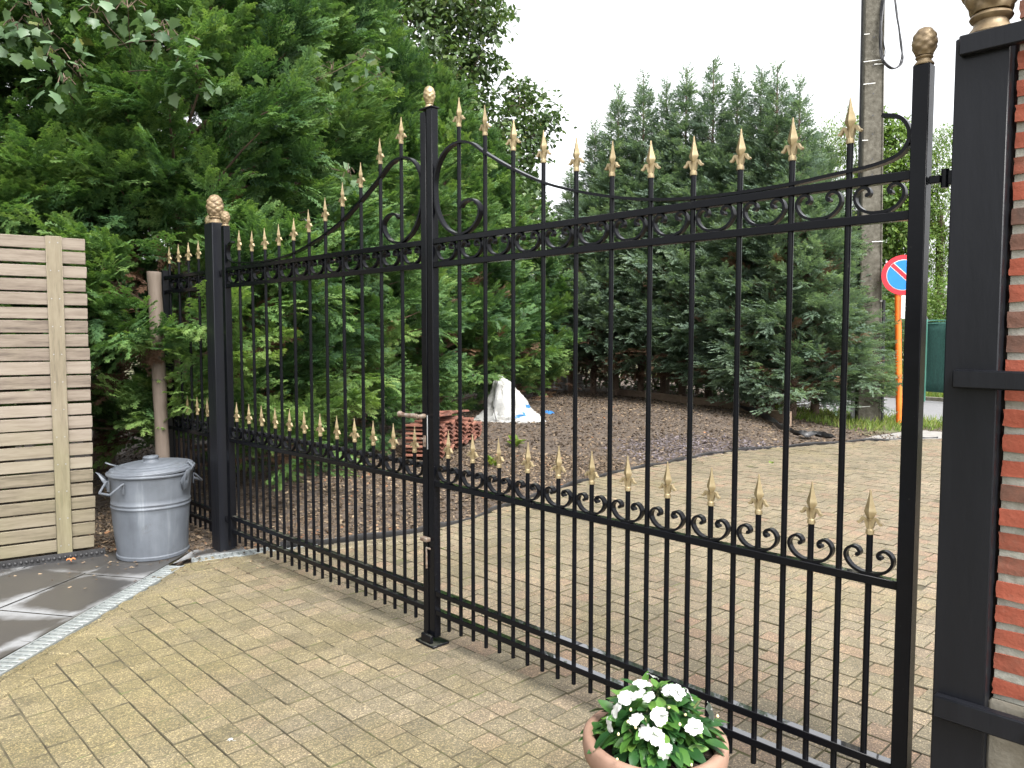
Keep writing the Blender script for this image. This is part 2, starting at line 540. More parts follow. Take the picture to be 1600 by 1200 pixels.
M_LEYL = foliage('leylandii_foliage', [(0, (.020, .046, .024)), (.3, (.052, .115, .046)), (.52, (.110, .205, .068)), (.75, (.195, .30, .092)), (1, (.28, .37, .13))], .40)
M_LEYB = foliage('blue_green_foliage_glare_tint', [(0, (.075, .115, .09)), (.3, (.13, .195, .145)), (.55, (.185, .26, .19)), (.8, (.24, .315, .225)), (1, (.28, .35, .245))], .48)  # blue-green back row, tones paled and greyed to imitate veiling glare from the sky
M_BROAD = foliage('broadleaf_foliage', [(0, (.03, .055, .026)), (.3, (.058, .10, .042)), (.6, (.10, .155, .058)), (.85, (.16, .21, .075)), (1, (.28, .25, .09))], .32, rough=.42, spec=.45)
M_MAPLE = foliage('sycamore_foliage', [(0, (.06, .11, .06)), (.4, (.11, .18, .095)), (.75, (.16, .24, .13)), (.93, (.30, .28, .08)), (1, (.38, .24, .08))], .3, rough=.42, spec=.5)
M_LIGHT = foliage('pale_willow_foliage', [(0, (.06, .115, .035)), (.4, (.115, .19, .05)), (.75, (.19, .27, .075)), (1, (.30, .33, .12))], .4)
M_IMP = foliage('impatiens_leaf', [(0, (.012, .042, .016)), (.35, (.030, .095, .026)), (.7, (.085, .20, .04)), (1, (.19, .33, .07))], .32, rough=.28, nscale=14, spec=.5)
M_DEAD = foliage('dead_brown_foliage', [(0, (.05, .03, .02)), (.4, (.12, .07, .045)), (.8, (.22, .13, .08)), (1, (.30, .19, .12))], .2)
M_GRASS = foliage('verge_grass_blades', [(0, (.07, .12, .025)), (.5, (.15, .22, .045)), (1, (.32, .31, .10))], .4)

# ------------------------------------------------------------------ world and sun
W = bpy.data.worlds.new('World')
S.world = W
W.use_nodes = True
wt = W.node_tree
bg = wt.nodes['Background']
sky = wt.nodes.new('ShaderNodeTexSky')
sky.sky_type = 'NISHITA'
sky.sun_disc = False
SUN_EL, SUN_AZ = radians(52), radians(150)      # azimuth clockwise from +Y
sky.sun_elevation = SUN_EL
sky.sun_rotation = SUN_AZ
sky.air_density = 1.0
sky.dust_density = 4.0
sky.ozone_density = 1.0
hs = wt.nodes.new('ShaderNodeHueSaturation')     # an overcast sky is nearly colourless
hs.inputs['Saturation'].default_value = .10
wt.links.new(sky.outputs[0], hs.inputs['Color'])
wt.links.new(hs.outputs[0], bg.inputs['Color'])
bg.inputs['Strength'].default_value = .15
sl = bpy.data.lights.new('sun', 'SUN')
sl.energy = 1.35
sl.angle = radians(20)
sl.color = (1, .96, .90)
slo = bpy.data.objects.new('sun', sl)
COL.objects.link(slo)
sd = Vector((sin(SUN_AZ) * cos(SUN_EL), cos(SUN_AZ) * cos(SUN_EL), sin(SUN_EL)))
slo.rotation_euler = sd.to_track_quat('Z', 'Y').to_euler()
S.view_settings.view_transform = 'Standard'
S.view_settings.look = 'None'
S.view_settings.exposure = 1.75
S.view_settings.gamma = 1

# ------------------------------------------------------------------ ground layout
EDGE = [(-2.05, 4.85), (-1.57, 5.14), (-.62, 5.62), (.15, 6.75), (.92, 7.82), (1.85, 8.75), (2.81, 9.57), (4.72, 10.44), (6.0, 10.76), (7.6, 10.9)]
DRIVE = [(-2.42, .4)] + EDGE + [(7.6, 6), (6, 2.5), (4, .0), (3.2, -2.2), (-2.6, -2.2)]


def inpoly(x, y, poly):
    c = False
    n = len(poly)
    for i in range(n):
        x1, y1 = poly[i]; x2, y2 = poly[(i + 1) % n]
        if (y1 > y) != (y2 > y) and x < (x2 - x1) * (y - y1) / (y2 - y1) + x1:
            c = not c
    return c


def sdist(X, Y, line):
    """signed distance to polyline, positive on the left-hand (garden) side"""
    best = np.full(X.shape, 1e9); sg = np.zeros(X.shape)
    for (x1, y1), (x2, y2) in zip(line[:-1], line[1:]):
        dx, dy = x2 - x1, y2 - y1
        t = np.clip(((X - x1) * dx + (Y - y1) * dy) / (dx * dx + dy * dy), 0, 1)
        d = np.hypot(X - x1 - t * dx, Y - y1 - t * dy)
        s = np.sign((Y - y1) * dx - (X - x1) * dy)
        u = d < best
        best = np.where(u, d, best); sg = np.where(u, s, sg)
    return best * sg


BED_EDGE = [(-6.5, 4.0), (-3.1, 4.95), (-2.05, 5.0)] + EDGE[1:]


def waves(X, Y, seed, sc):
    r = np.random.default_rng(seed)
    z = np.zeros(np.shape(X))
    for i in range(14):
        a = r.uniform(0, 2 * pi); k = sc * r.uniform(.5, 3.0)
        z = z + np.sin((X * cos(a) + Y * sin(a)) * k + r.uniform(0, 6.28)) / (1 + k / sc)
    return z / 5


def terrain(X, Y):
    X = np.asarray(X, float); Y = np.asarray(Y, float)
    d = sdist(X, Y, BED_EDGE)
    rise = np.clip((d - .05) / 3.2, 0, 1)
    rise = rise * rise * (3 - 2 * rise)
    right = np.clip((6.2 - X) / 2.6, 0, 1)
    z = -.02 + .17 * rise * right + np.clip(d / .12, -1, 1) * .022 + waves(X, Y, 3, 2.2) * .025 * np.clip(d, 0, 1)
    return z


def tz(x, y):
    return float(terrain(np.array([x]), np.array([y]))[0])


def struct(name, me, mat):
    o = link(name, me, None, mat)
    o['kind'] = 'structure'
    return o


# ground to the horizon
g = M(); N_ = 40
ring = [(cos(2 * pi * k / N_), sin(2 * pi * k / N_)) for k in range(N_)]
g.add([(0, 0, -.09)] + [(c * r, s * r, -.09) for r in (30, 300) for c, s in ring],
      [(0, 1 + k, 1 + (k + 1) % N_) for k in range(N_)] + [(1 + k, 1 + N_ + k, 1 + N_ + (k + 1) % N_, 1 + (k + 1) % N_) for k in range(N_)])
struct('ground', g.mesh('ground', False), M_EARTH)

# mulch bed terrain
gx = np.arange(-9, 8.01, .11); gy = np.arange(3.6, 24, .11)
GX, GY = np.meshgrid(gx, gy)
GZ = terrain(GX, GY) + rng.normal(0, .004, GX.shape)
V = np.stack([GX, GY, GZ], -1).reshape(-1, 3)
nx, ny = len(gx), len(gy)
ii = (np.arange(ny - 1)[:, None] * nx + np.arange(nx - 1)[None]).ravel()
D_ = sdist(GX, GY, BED_EDGE).reshape(-1)
fc = np.stack([ii, ii + 1, ii + nx + 1, ii + nx], -1)
fc = fc[(D_[fc].max(1) > -.02)]
fc = fc[~((V[fc[:, 0], 0] > 5.2) & (V[fc[:, 0], 1] > 12.2))]
me = np_mesh('mulch_bed', V, [fc])
me.polygons.foreach_set('use_smooth', [True] * len(me.polygons))
struct('mulch_bed', me, M_MULCHBASE)

# bark chips
def chips(n, xr, yr, smin, smax, dmin=.03):
    X = rng.uniform(*xr, n); Y = rng.uniform(*yr, n)
    d = sdist(X, Y, BED_EDGE)
    k = (d > dmin) & (X < 5.6) & (np.abs(X) < Y * .75 + .5)
    X, Y = X[k], Y[k]
    return X, Y, smin + (smax - smin) * rng.random(len(X)) ** 2.2
a_ = chips(52000, (-4.2, 1.2), (4.9, 9), .011, .040)
b_ = chips(42000, (-2.5, 5.6), (8, 17.5), .018, .055)
X = np.concatenate([a_[0], b_[0]]); Y = np.concatenate([a_[1], b_[1]]); sc = np.concatenate([a_[2], b_[2]])
P = np.stack([X, Y, terrain(X, Y) + rng.uniform(-.002, .014, len(X))], -1)
Dd = np.stack([rng.normal(size=len(X)), rng.normal(size=len(X)), rng.normal(0, .25, len(X))], -1)
Nn = np.stack([rng.normal(0, .45, len(X)), rng.normal(0, .45, len(X)), np.ones(len(X))], -1)
tv = np.array([(-.5, -.22, 0), (.45, -.28, .02), (.55, .2, -.03), (-.4, .26, .03), (0, 0, .12)])
tf = [np.array([(0, 1, 4), (1, 2, 4), (2, 3, 4), (3, 0, 4)])]
zone = waves(X, Y, 9, 1.4) * .30 + np.where(Y < 7.6, .10, -.04)
V, Fs, T = scatter(tv, tf, P, Dd, Nn, sc, np.zeros(5), np.clip(rng.beta(1.6, 1.9, len(X)) * .95 + zone, 0, 1) * np.where(rng.random(len(X)) < .02, 1.5, 1))
tag(link('bark_mulch', np_mesh('bark_mulch', V, Fs, T), None, M_CHIP), 'brown bark chippings spread over the garden bed behind the gate', 'mulch', kind='stuff')

# crumbs of bark and dry leaf blown onto the paving along the bed edge and round the dustbin
n = 420
k_ = rng.integers(0, len(EDGE) - 2, n); t_ = rng.random(n); E0, E1 = np.array(EDGE)[k_], np.array(EDGE)[k_ + 1]
X = E0[:, 0] + (E1 - E0)[:, 0] * t_; Y = E0[:, 1] + (E1 - E0)[:, 1] * t_
o_ = np.abs(rng.normal(0, .32, n)) + .02
X = X + o_ * .75; Y = Y - o_ * .62
X2 = rng.normal(-2.35, .32, 110); Y2 = rng.normal(4.85, .22, 110)
X = np.concatenate([X, X2]); Y = np.concatenate([Y, Y2]); n = len(X)
P = np.stack([X, Y, rng.uniform(.006, .011, n)], -1)
V, Fs, T = scatter(tv, tf, P, rng.normal(size=(n, 3)) * [1, 1, .1], np.stack([rng.normal(0, .25, n), rng.normal(0, .25, n), np.ones(n)], -1), rng.uniform(.008, .026, n), np.zeros(5), rng.uniform(.1, .95, n))
tag(link('bark_crumbs', np_mesh('bark_crumbs', V, Fs, T), None, M_CHIP), 'stray crumbs of bark and dry leaf lying on the paving along the bed edge', 'litter', kind='stuff')

# a raked-out patch of purplish slate chippings
pc = ground(1095, 688, .12)
n = 3000
a_, q_ = rng.uniform(0, 2 * pi, n), np.sqrt(rng.uniform(0, 1, n)) * (1 + .15 * rng.normal(size=n))
X = pc.x + np.cos(a_) * q_ * 1.05; Y = pc.y + np.sin(a_) * q_ * 1.0 + (X - pc.x) * .25
P = np.stack([X, Y, terrain(X, Y) + rng.uniform(.004, .018, n)], -1)
V, Fs, T = scatter(tv, tf, P, rng.normal(size=(n, 3)) * [1, 1, .25], np.stack([rng.normal(0, .4, n), rng.normal(0, .4, n), np.ones(n)], -1), rng.uniform(.015, .045, n), np.zeros(5), rng.uniform(0, 1, n))
tag(link('slate_chippings', np_mesh('slate_chippings', V, Fs, T), None, tinted('purple_slate', [(0, (.045, .036, .038)), (.5, (.10, .083, .090)), (1, (.165, .142, .15))], .7, .4)), 'purplish grey slate chippings raked over the middle of the garden bed', 'slate chippings', kind='stuff')

# ------------------------------------------------------------------ driveway of pavers
AXT = np.array([.697, -.717]); AXN = np.array([.717, .697])
def paver_mesh():
    vs, fs, ti = [], [], []
    RP, JP = .1085, .1005
    r0, r1 = int(-3.2 / RP), int(14.5 / RP)
    pad = .0030
    for r in range(r0, r1):
        nn = r * RP + random.uniform(-.002, .002)
        s = -8.5 + (r % 2) * JP * .5 + random.uniform(-.01, .01)
        while s < 8:
            L = JP * (1.5 if random.random() < .09 else 1.0)
            c = AXT * (s + L / 2) + AXN * (nn + RP / 2)
            if -4 < c[0] < 9 and abs(c[0]) < max(c[1], 0) * .9 + 2.3 and inpoly(c[0], c[1], DRIVE):
                # inset clear of the border course
                hz = random.gauss(0, .0016) + .004 * sin(c[0] * 2.1) * sin(c[1] * 1.7); ta, tb = random.gauss(0, .007), random.gauss(0, .007)
                b = len(vs); w = random.gauss(0, .0008)
                for ins, dz in ((0.0, -.012), (0.0, -.003), (.0018, 0.0)):
                    for u_, v_ in ((0, 0), (1, 0), (1, 1), (0, 1)):
                        uu = s + pad / 2 + ins if u_ == 0 else s + L - pad / 2 - ins
                        vv = nn + pad / 2 + ins if v_ == 0 else nn + RP - pad / 2 - ins
                        p = AXT * (uu + w) + AXN * vv
                        vs.append((p[0], p[1], hz + dz + ta * (uu - s - L / 2) + tb * (vv - nn - RP / 2)))
                for k in range(4):
                    k2 = (k + 1) % 4
                    fs.append((b + k, b + k2, b + 4 + k2, b + 4 + k))
                    fs.append((b + 4 + k, b + 4 + k2, b + 8 + k2, b + 8 + k))
                fs.append((b + 8, b + 9, b + 10, b + 11))
                inside = (c[0] * AXN[0] + c[1] * AXN[1]) < 2.29
                pink = (.5 if inside else 1.0) * .16 * sin(c[0] * 1.1 + 1.0) * sin(c[1] * .9 - .6) + (-.14 if inside else .03)
                t_ = min(1, max(0, random.betavariate(2, 2) * .8 + .1 + pink))
                ti += [t_] * 12
            s += L
    me = bpy.data.meshes.new('driveway')
    me.from_pydata(vs, [], fs)
    me.polygons.foreach_set('material_index', [0 if i % 9 == 8 else 1 for i in range(len(fs))])
    a = me.attributes.new('tint', 'FLOAT', 'POINT'); a.data.foreach_set('value', ti)
    return me
struct('driveway', paver_mesh(), [M_PAVER, M_JOINT])
g = M(); g.add([(x, y, -.007) for x, y in DRIVE], [tuple(range(len(DRIVE)))])
struct('driveway_bed', g.mesh('driveway_bed', False), M_JOINT)


def strip_pts(line, off):
    out = []
    for i, p in enumerate(line):
        a = np.array(line[max(i - 1, 0)]); b = np.array(line[min(i + 1, len(line) - 1)])
        t = (b - a) / np.linalg.norm(b - a)
        out.append((p[0] - t[1] * off, p[1] + t[0] * off))
    return out


# drain channel line (its inner edge runs along the pavers)
CH = [(-2.46, -.4), (-2.19, 3.2), (-2.05, 4.82), (-1.58, 5.13)]
CHs = [(-2.46, -.4), (-2.19, 3.2), (-2.05, 4.82)]
# border course: soldier row beside the channel and a dark thin row
def border():
    vs, fs, ti = [], [], []
    line = [np.array(p) for p in ((-2.46, -.4), (-2.19, 3.2), (-2.05, 4.80), (-1.56, 5.12), (-.64, 5.60))]
    for off, wd, ln, tt in ((-.012, .035, .30, -.3), (-.055, .105, .205, .38)):
        for a, b in zip(line[:-1], line[1:]):
            d = b - a; L = np.linalg.norm(d); t = d / L; n = np.array([t[1], -t[0]])
            k = max(1, int(L / ln))
            for i in range(k):
                s0, s1 = i * L / k + .002, (i + 1) * L / k - .002
                q0 = -off; q1 = -off + wd - .004
                h = .0035 + random.gauss(0, .001); b0 = len(vs)
                for ins, dz in ((0, -.014), (0, -.005), (.004, 0)):
                    for ss, qq in ((s0 + ins, q0 + ins), (s1 - ins, q0 + ins), (s1 - ins, q1 - ins), (s0 + ins, q1 - ins)):
                        p = a + t * ss + n * qq
                        vs.append((p[0], p[1], h + dz))
                for kk in range(4):
                    k2 = (kk + 1) % 4
                    fs.append((b0 + kk, b0 + k2, b0 + 4 + k2, b0 + 4 + kk)); fs.append((b0 + 4 + kk, b0 + 4 + k2, b0 + 8 + k2, b0 + 8 + kk))
                fs.append((b0 + 8, b0 + 9, b0 + 10, b0 + 11))
                t_ = (.4 + random.uniform(-.15, .15)) if tt > 0 else .0
                ti += [t_] * 12
    me = bpy.data.meshes.new('driveway_border'); me.from_pydata(vs, [], fs)
    a = me.attributes.new('tint', 'FLOAT', 'POINT'); a.data.foreach_set('value', ti)
    return me
struct('driveway_border', border(), M_PAVER)

# channel drain: two segments, each a thing with side rails and slotted grate
def channel(pts, label):
    a, b = Vector((*pts[0], 0)), Vector((*pts[1], 0))
    L = (b - a).length
    r = thing('channel_drain', label, 'drain', a, atan2(b.y - a.y, b.x - a.x), 'channel drain sections beside the paving')
    g = M()
    for y0 in (0.002, .103):
        g.box(0, L, y0, y0 + .010, -.05, .006, .001)
    g.obj('side_rail', M_GRATE, r)
    g = M()
    n = int(L / .040)
    for i in range(n):
        x = (i + .5) * L / n
        g.box(x - .0115, x + .0115, .0122, .1028, -.012, .004, .0015)
    g.box(0, L, .048, .060, -.016, .001)
    g.obj('grate', M_GRATE, r)
    g = M(); g.box(0, L, .0121, .1029, -.05, -.045)
    g.obj('trough', M_BLACKPL, r)
    return r
channel(((-2.46, -.4), (-2.059, 4.76)), 'long straight channel drain with pale steel grating beside the dark patio slabs')
channel(((-2.03, 4.83), (-1.20, 5.33)), 'short channel drain section with pale grating under the far end of the left gate')

# patio slabs
PAT = [(-2.585, -.4), (-2.168, 5.0), (-2.16, 5.15), (-2.36, 5.36), (-5.2, 3.45), (-5.2, -.4)]   # convex, anticlockwise


def clip_poly(P, C):
    for (x1, y1), (x2, y2) in zip(C, C[1:] + C[:1]):
        out = []
        side = lambda p: (x2 - x1) * (p[1] - y1) - (y2 - y1) * (p[0] - x1)
        for i in range(len(P)):
            a, b = P[i - 1], P[i]
            sa, sb_ = side(a), side(b)
            if (sa >= 0) != (sb_ >= 0):
                k = sa / (sa - sb_)
                out.append(tuple(a[j] + (b[j] - a[j]) * k for j in range(len(a))))
            if sb_ >= 0: out.append(b)
        P = out
        if not P: return P
    return P


def patio():
    U = np.array([.207, .978]); Vv = np.array([.978, -.207])
    Vl, Fl, T = [], [], []
    rr = random.Random(3)
    org = np.array([-2.12, 4.62])
    def slab(corner, du, dv, h):
        ng = 8
        for i in range(ng):
            for j in range(ng):
                q = []
                for a, b in ((i, j), (i, j + 1), (i + 1, j + 1), (i + 1, j)):
                    a /= ng; b /= ng
                    p = corner + du * a + dv * b
                    q.append((p[0], p[1], min(a, 1 - a, b, 1 - b) * 2, h - (.0025 if min(a, 1 - a, b, 1 - b) < .01 else 0)))
                if (q[1][0] - q[0][0]) * (q[2][1] - q[0][1]) - (q[1][1] - q[0][1]) * (q[2][0] - q[0][0]) < 0: q = q[::-1]
                q = clip_poly(q, PAT)
                if len(q) > 2:
                    b0 = len(Vl)
                    Vl.extend((p[0], p[1], p[3]) for p in q); T.extend(p[2] for p in q)
                    Fl.append(tuple(range(b0, b0 + len(q))))
    for ci in range(9):
        v1 = .47 - ci * .47
        s = 1.5 - rr.choice((0, .2, .35)) - .1 * ci
        while s > -5.5:
            L = rr.choice((.43, .45, .62))
            slab(org + U * (s - .003) + Vv * (v1 - .467), -U * (L - .006), Vv * .464, .002 + rr.gauss(0, .0015))
            s -= L
    b0 = len(Vl)
    cor = [(-2.155, 4.80), (-2.09, 4.945), (-1.80, 5.12), (-1.95, 5.36), (-2.30, 5.37), (-2.155, 5.16)]
    cc = (-2.0, 5.12)
    Vl.append((*cc, .003)); T.append(.5)
    for x, y in cor: Vl.append((x, y, .001)); T.append(0)
    Fl += [(b0, b0 + 1 + i, b0 + 1 + (i + 1) % 6) for i in range(6)]
    me = bpy.data.meshes.new('patio'); me.from_pydata(Vl, [], Fl)
    a = me.attributes.new('tint', 'FLOAT', 'POINT'); a.data.foreach_set('value', T)
    return me
struct('patio', patio(), M_SLATE)
g = M(); g.add([(x, y, -.012) for x, y in PAT], [tuple(range(len(PAT)))])
struct('patio_bed', g.mesh('patio_bed', False), M_JOINT)

# pavement strip, road, far verge
g = M(); g.add([(4.72, 10.50, .004), (7.6, 10.95, .004), (8.2, 11.2, .004), (7.2, 12.5, .004), (6.6, 12.0, .004), (5.2, 11.0, .004)], [(0, 1, 2, 3, 4, 5)])
struct('pavement', g.mesh('pavement', False), M_PAVEMENT)
rn, rd = np.array([.84, .54]), np.array([.54, -.84])
p0 = np.array([6.75, 13.6])
q = [p0 - rd * 40, p0 + rd * 14, p0 + rd * 14 + rn * 4.6, p0 - rd * 40 + rn * 4.6]
g = M(); g.add([(x, y, -.055) for x, y in q], [(0, 1, 2, 3)])
struct('road', g.mesh('road', False), M_ROAD)
g = M()
mt = Matrix.Translation((*(p0 + rn * 4.66), 0)) @ Matrix.Rotation(atan2(rd[1], rd[0]), 4, 'Z')
g.box(-40, 14, -.06, .06, -.1, .03, .01, mt)
struct('kerb', g.mesh('kerb', False), M_CONC)
def blades(n, fx, hmin, hmax, seed):
    r = np.random.default_rng(seed)
    P = fx(r, n)
    D = np.stack([r.normal(0, .45, len(P)), r.normal(0, .45, len(P)), np.ones(len(P))], -1)
    Nn = np.stack([r.normal(size=len(P)), r.normal(size=len(P)), r.normal(0, .2, len(P))], -1)
    tv = np.array([(0, -.05, 0), (0, .05, 0), (.55, .035, .05), (.55, -.035, .05), (1, 0, .22)])
    tf = [np.array([(0, 1, 2, 3)]), np.array([(3, 2, 4)])]
    return scatter(tv, tf, P, D, Nn, r.uniform(hmin, hmax, len(P)), np.array([-.1, -.1, 0, 0, .15]), r.uniform(.1, .8, len(P)))
def fx(r, n):
    X = r.uniform(4.6, 8.4, n); Y = r.uniform(11.2, 15.2, n)
    dd = (X - p0[0]) * rn[0] + (Y - p0[1]) * rn[1]
    k = (dd < .05) & (Y > 11.5 + np.abs(X - 5.8) * .1) & (X + (Y - 11.3) * .6 > 5.35)
    X, Y = X[k], Y[k]
    return np.stack([X, Y, np.maximum(terrain(X, Y), -.03) * np.where((X > 5.2) & (Y > 12.2), 0, 1) - .01], -1)
V, Fs, T = blades(8000, fx, .04, .17, 5)
tag(link('verge_grass', np_mesh('verge_grass', V, Fs, T), None, M_GRASS), 'tufts of pale green grass round the foot of the concrete pole', 'grass', kind='stuff')
g = M(); g.add([(4.4, 11.6, .0), (5.2, 11.1, .0), (6.6, 12.05, .0), (7.3, 12.6, .0), (6.7, 13.7, -.01), (4.6, 17, -.01), (3.5, 15.5, .0)], [tuple(range(7))])
struct('verge', g.mesh('verge', False), M_EARTH)
def fx2(r, n):
    s = r.uniform(-12, 8, n); w = r.uniform(4.75, 6.2, n)
    return np.stack([p0[0] + rd[0] * s + rn[0] * w, p0[1] + rd[1] * s + rn[1] * w, np.full(n, -.05)], -1)
V, Fs, T = blades(6000, fx2, .1, .32, 6)
tag(link('roadside_grass', np_mesh('roadside_grass', V, Fs, T), None, M_GRASS), 'rough grass along the kerb on the far side of the road', 'grass', kind='stuff')

# ------------------------------------------------------------------ iron work
CX, CY, AR, AL, DP, G0 = -.3773, 3.5618, .7993, .7844, .08468, .0401
CENTRE = Vector((CX, CY, 0))
Z_TOP, Z_TOP2, Z_MID, Z_B1, Z_B2, Z_BE, Z_S = 1.862, 1.757, .751, .234, .145, .087, .891
LONGZ = {2: 2.354, 4: 2.286, 6: 2.195, 8: 2.12, 10: 2.062, 12: 2.019, 14: 1.989, 16: 1.973, 18: 1.965, 20: 1.966, 22: 1.986}
ARCH = [(.225, 2.008), (.238, 2.022), (.265, 2.032), (.305, 2.030), (.340, 2.008), (.350, 1.980), (.336, 1.944), (.294, 1.908), (.243, 1.893), (.198, 1.894), (.121, 1.932), (.063, 2.01), (.046, 2.098), (.056, 2.182), (.095, 2.245), (.157, 2.281), (.235, 2.286), (.306, 2.265), (.377, 2.219), (.541, 2.128), (.72, 2.045), (.894, 1.988), (1.061, 1.946), (1.221, 1.916), (1.395, 1.899), (1.56, 1.894), (1.732, 1.897), (1.86, 1.906), (1.965, 1.914), (2.03, 1.93), (2.056, 1.955), (2.062, 1.985), (2.052, 2.014), (2.03, 2.035), (1.99, 2.046)]
SCROLL_H = [(0, .0035), (.022, .005), (.043, .014), (.058, .030), (.0635, .047), (.058, .063), (.045, .0725), (.031, .070), (.0245, .060), (.028, .052), (.035, .0535)]


def spear_mesh():
    g = M(); g.sharp = 25
    g.lathe([(.0112, 0), (.012, .003), (.0112, .012), (.0088, .015), (.0075, .022), (.0072, .034), (.0085, .042)], 12)
    prof = [(.006, .040), (.0165, .059), (.0178, .063), (.0165, .067), (.0095, .090), (.0042, .112), (.0028, .124), (.0012, .1265)]
    vs, fs = [], []
    for r, z in prof:
        vs += [(r, 0, z), (r * .28, r * .42, z), (0, r * .62, z), (-r * .28, r * .42, z), (-r, 0, z), (-r * .28, -r * .42, z), (0, -r * .62, z), (r * .28, -r * .42, z)]
    for i in range(len(prof) - 1):
        for k in range(8):
            fs.append((i * 8 + k, i * 8 + (k + 1) % 8, i * 8 + 8 + (k + 1) % 8, i * 8 + 8 + k))
    fs.append(tuple(range(8))[::-1]); fs.append(tuple((len(prof) - 1) * 8 + k for k in range(8)))
    g.add(vs, fs)
    for s in (1, -1):
        p = catmull([(.004 * s, .018), (.0085 * s, .034), (.0135 * s, .0435), (.0195 * s, .044), (.0235 * s, .037), (.0295 * s, .0305), (.0345 * s, .033)], 4)
        n = len(p)
        g.ribbon(p, [.013 - .004 * i / n for i in range(n)], [.0095 - .003 * i / n for i in range(n)])
    return g.mesh('spear')


def scroll_mesh():
    right = catmull(SCROLL_H, 5)
    left = [(-x, z) for x, z in right[::-1]]
    p = left[:-1] + right
    n = len(p)
    th = [.0078] * n
    for i in range(12):
        k = .0078 + .0035 * (1 - i / 11)
        th[i] = k if i > 1 else .007; th[n - 1 - i] = k if i > 1 else .007
    g = M(); g.sharp = 50
    g.ribbon(p, .020, th)
    return g.mesh('scroll')


def pine(name, h, r, mat, parent, loc, nseg=36, rings=30, petals=True):
    """pineapple finial: moulded foot, waist, scaled egg"""
    g = M(); g.sharp = 35
    k = h
    foot = [(.80 * r, 0), (.82 * r, .03 * k), (.72 * r, .07 * k), (.60 * r, .11 * k), (.57 * r, .155 * k), (.68 * r, .175 * k), (.73 * r, .20 * k), (.68 * r, .225 * k), (.5 * r, .255 * k)]
    g.lathe(foot, nseg)
    egg = []
    z0, z1 = .25 * k, k
    for i in range(rings + 1):
        t = i / rings
        rr = r * (.66 + .34 * sin(pi / 2 * t / .40)) if t < .40 else r * max(0.0, 1 - ((t - .40) / .605) ** 2.3) ** .5
        egg.append((max(rr, .002), z0 + (z1 - z0) * t))
    def fr(a, z, rr):
        t = (z - z0) / (z1 - z0)
        u = a / (2 * pi) * 5; v = t * 3.6
        return rr * (.15 * abs(sin(pi * (u + v)) * sin(pi * (u - v))) ** .6 - .08)
    g.lathe(egg, nseg * 2, fr=fr)
    o = g.obj(name, mat, parent)
    o.location = loc
    return o


SPEAR, SCROLL = spear_mesh(), scroll_mesh()
SPEAR.materials.append(M_GOLD); SCROLL.materials.append(MB)


def add_bar(parent, x, z0, z1, r=.009):
    g = M()
    g.tube([(x, 0, z0), (x, 0, z1)], r, 12)
    b = g.obj('bar', MB, parent)
    s = link('spear', SPEAR, b)
    s.location = (x, 0, z1)
    s.rotation_euler = (random.gauss(0, .01), random.gauss(0, .012), random.gauss(0, .12))
    return b


def add_rail(parent, name, x0, x1, z, mat, h=.025, dp=.015):
    g = M(); g.box(x0, x1, -dp, dp, z, z + h, .002)
    return g.obj(name, mat, parent)


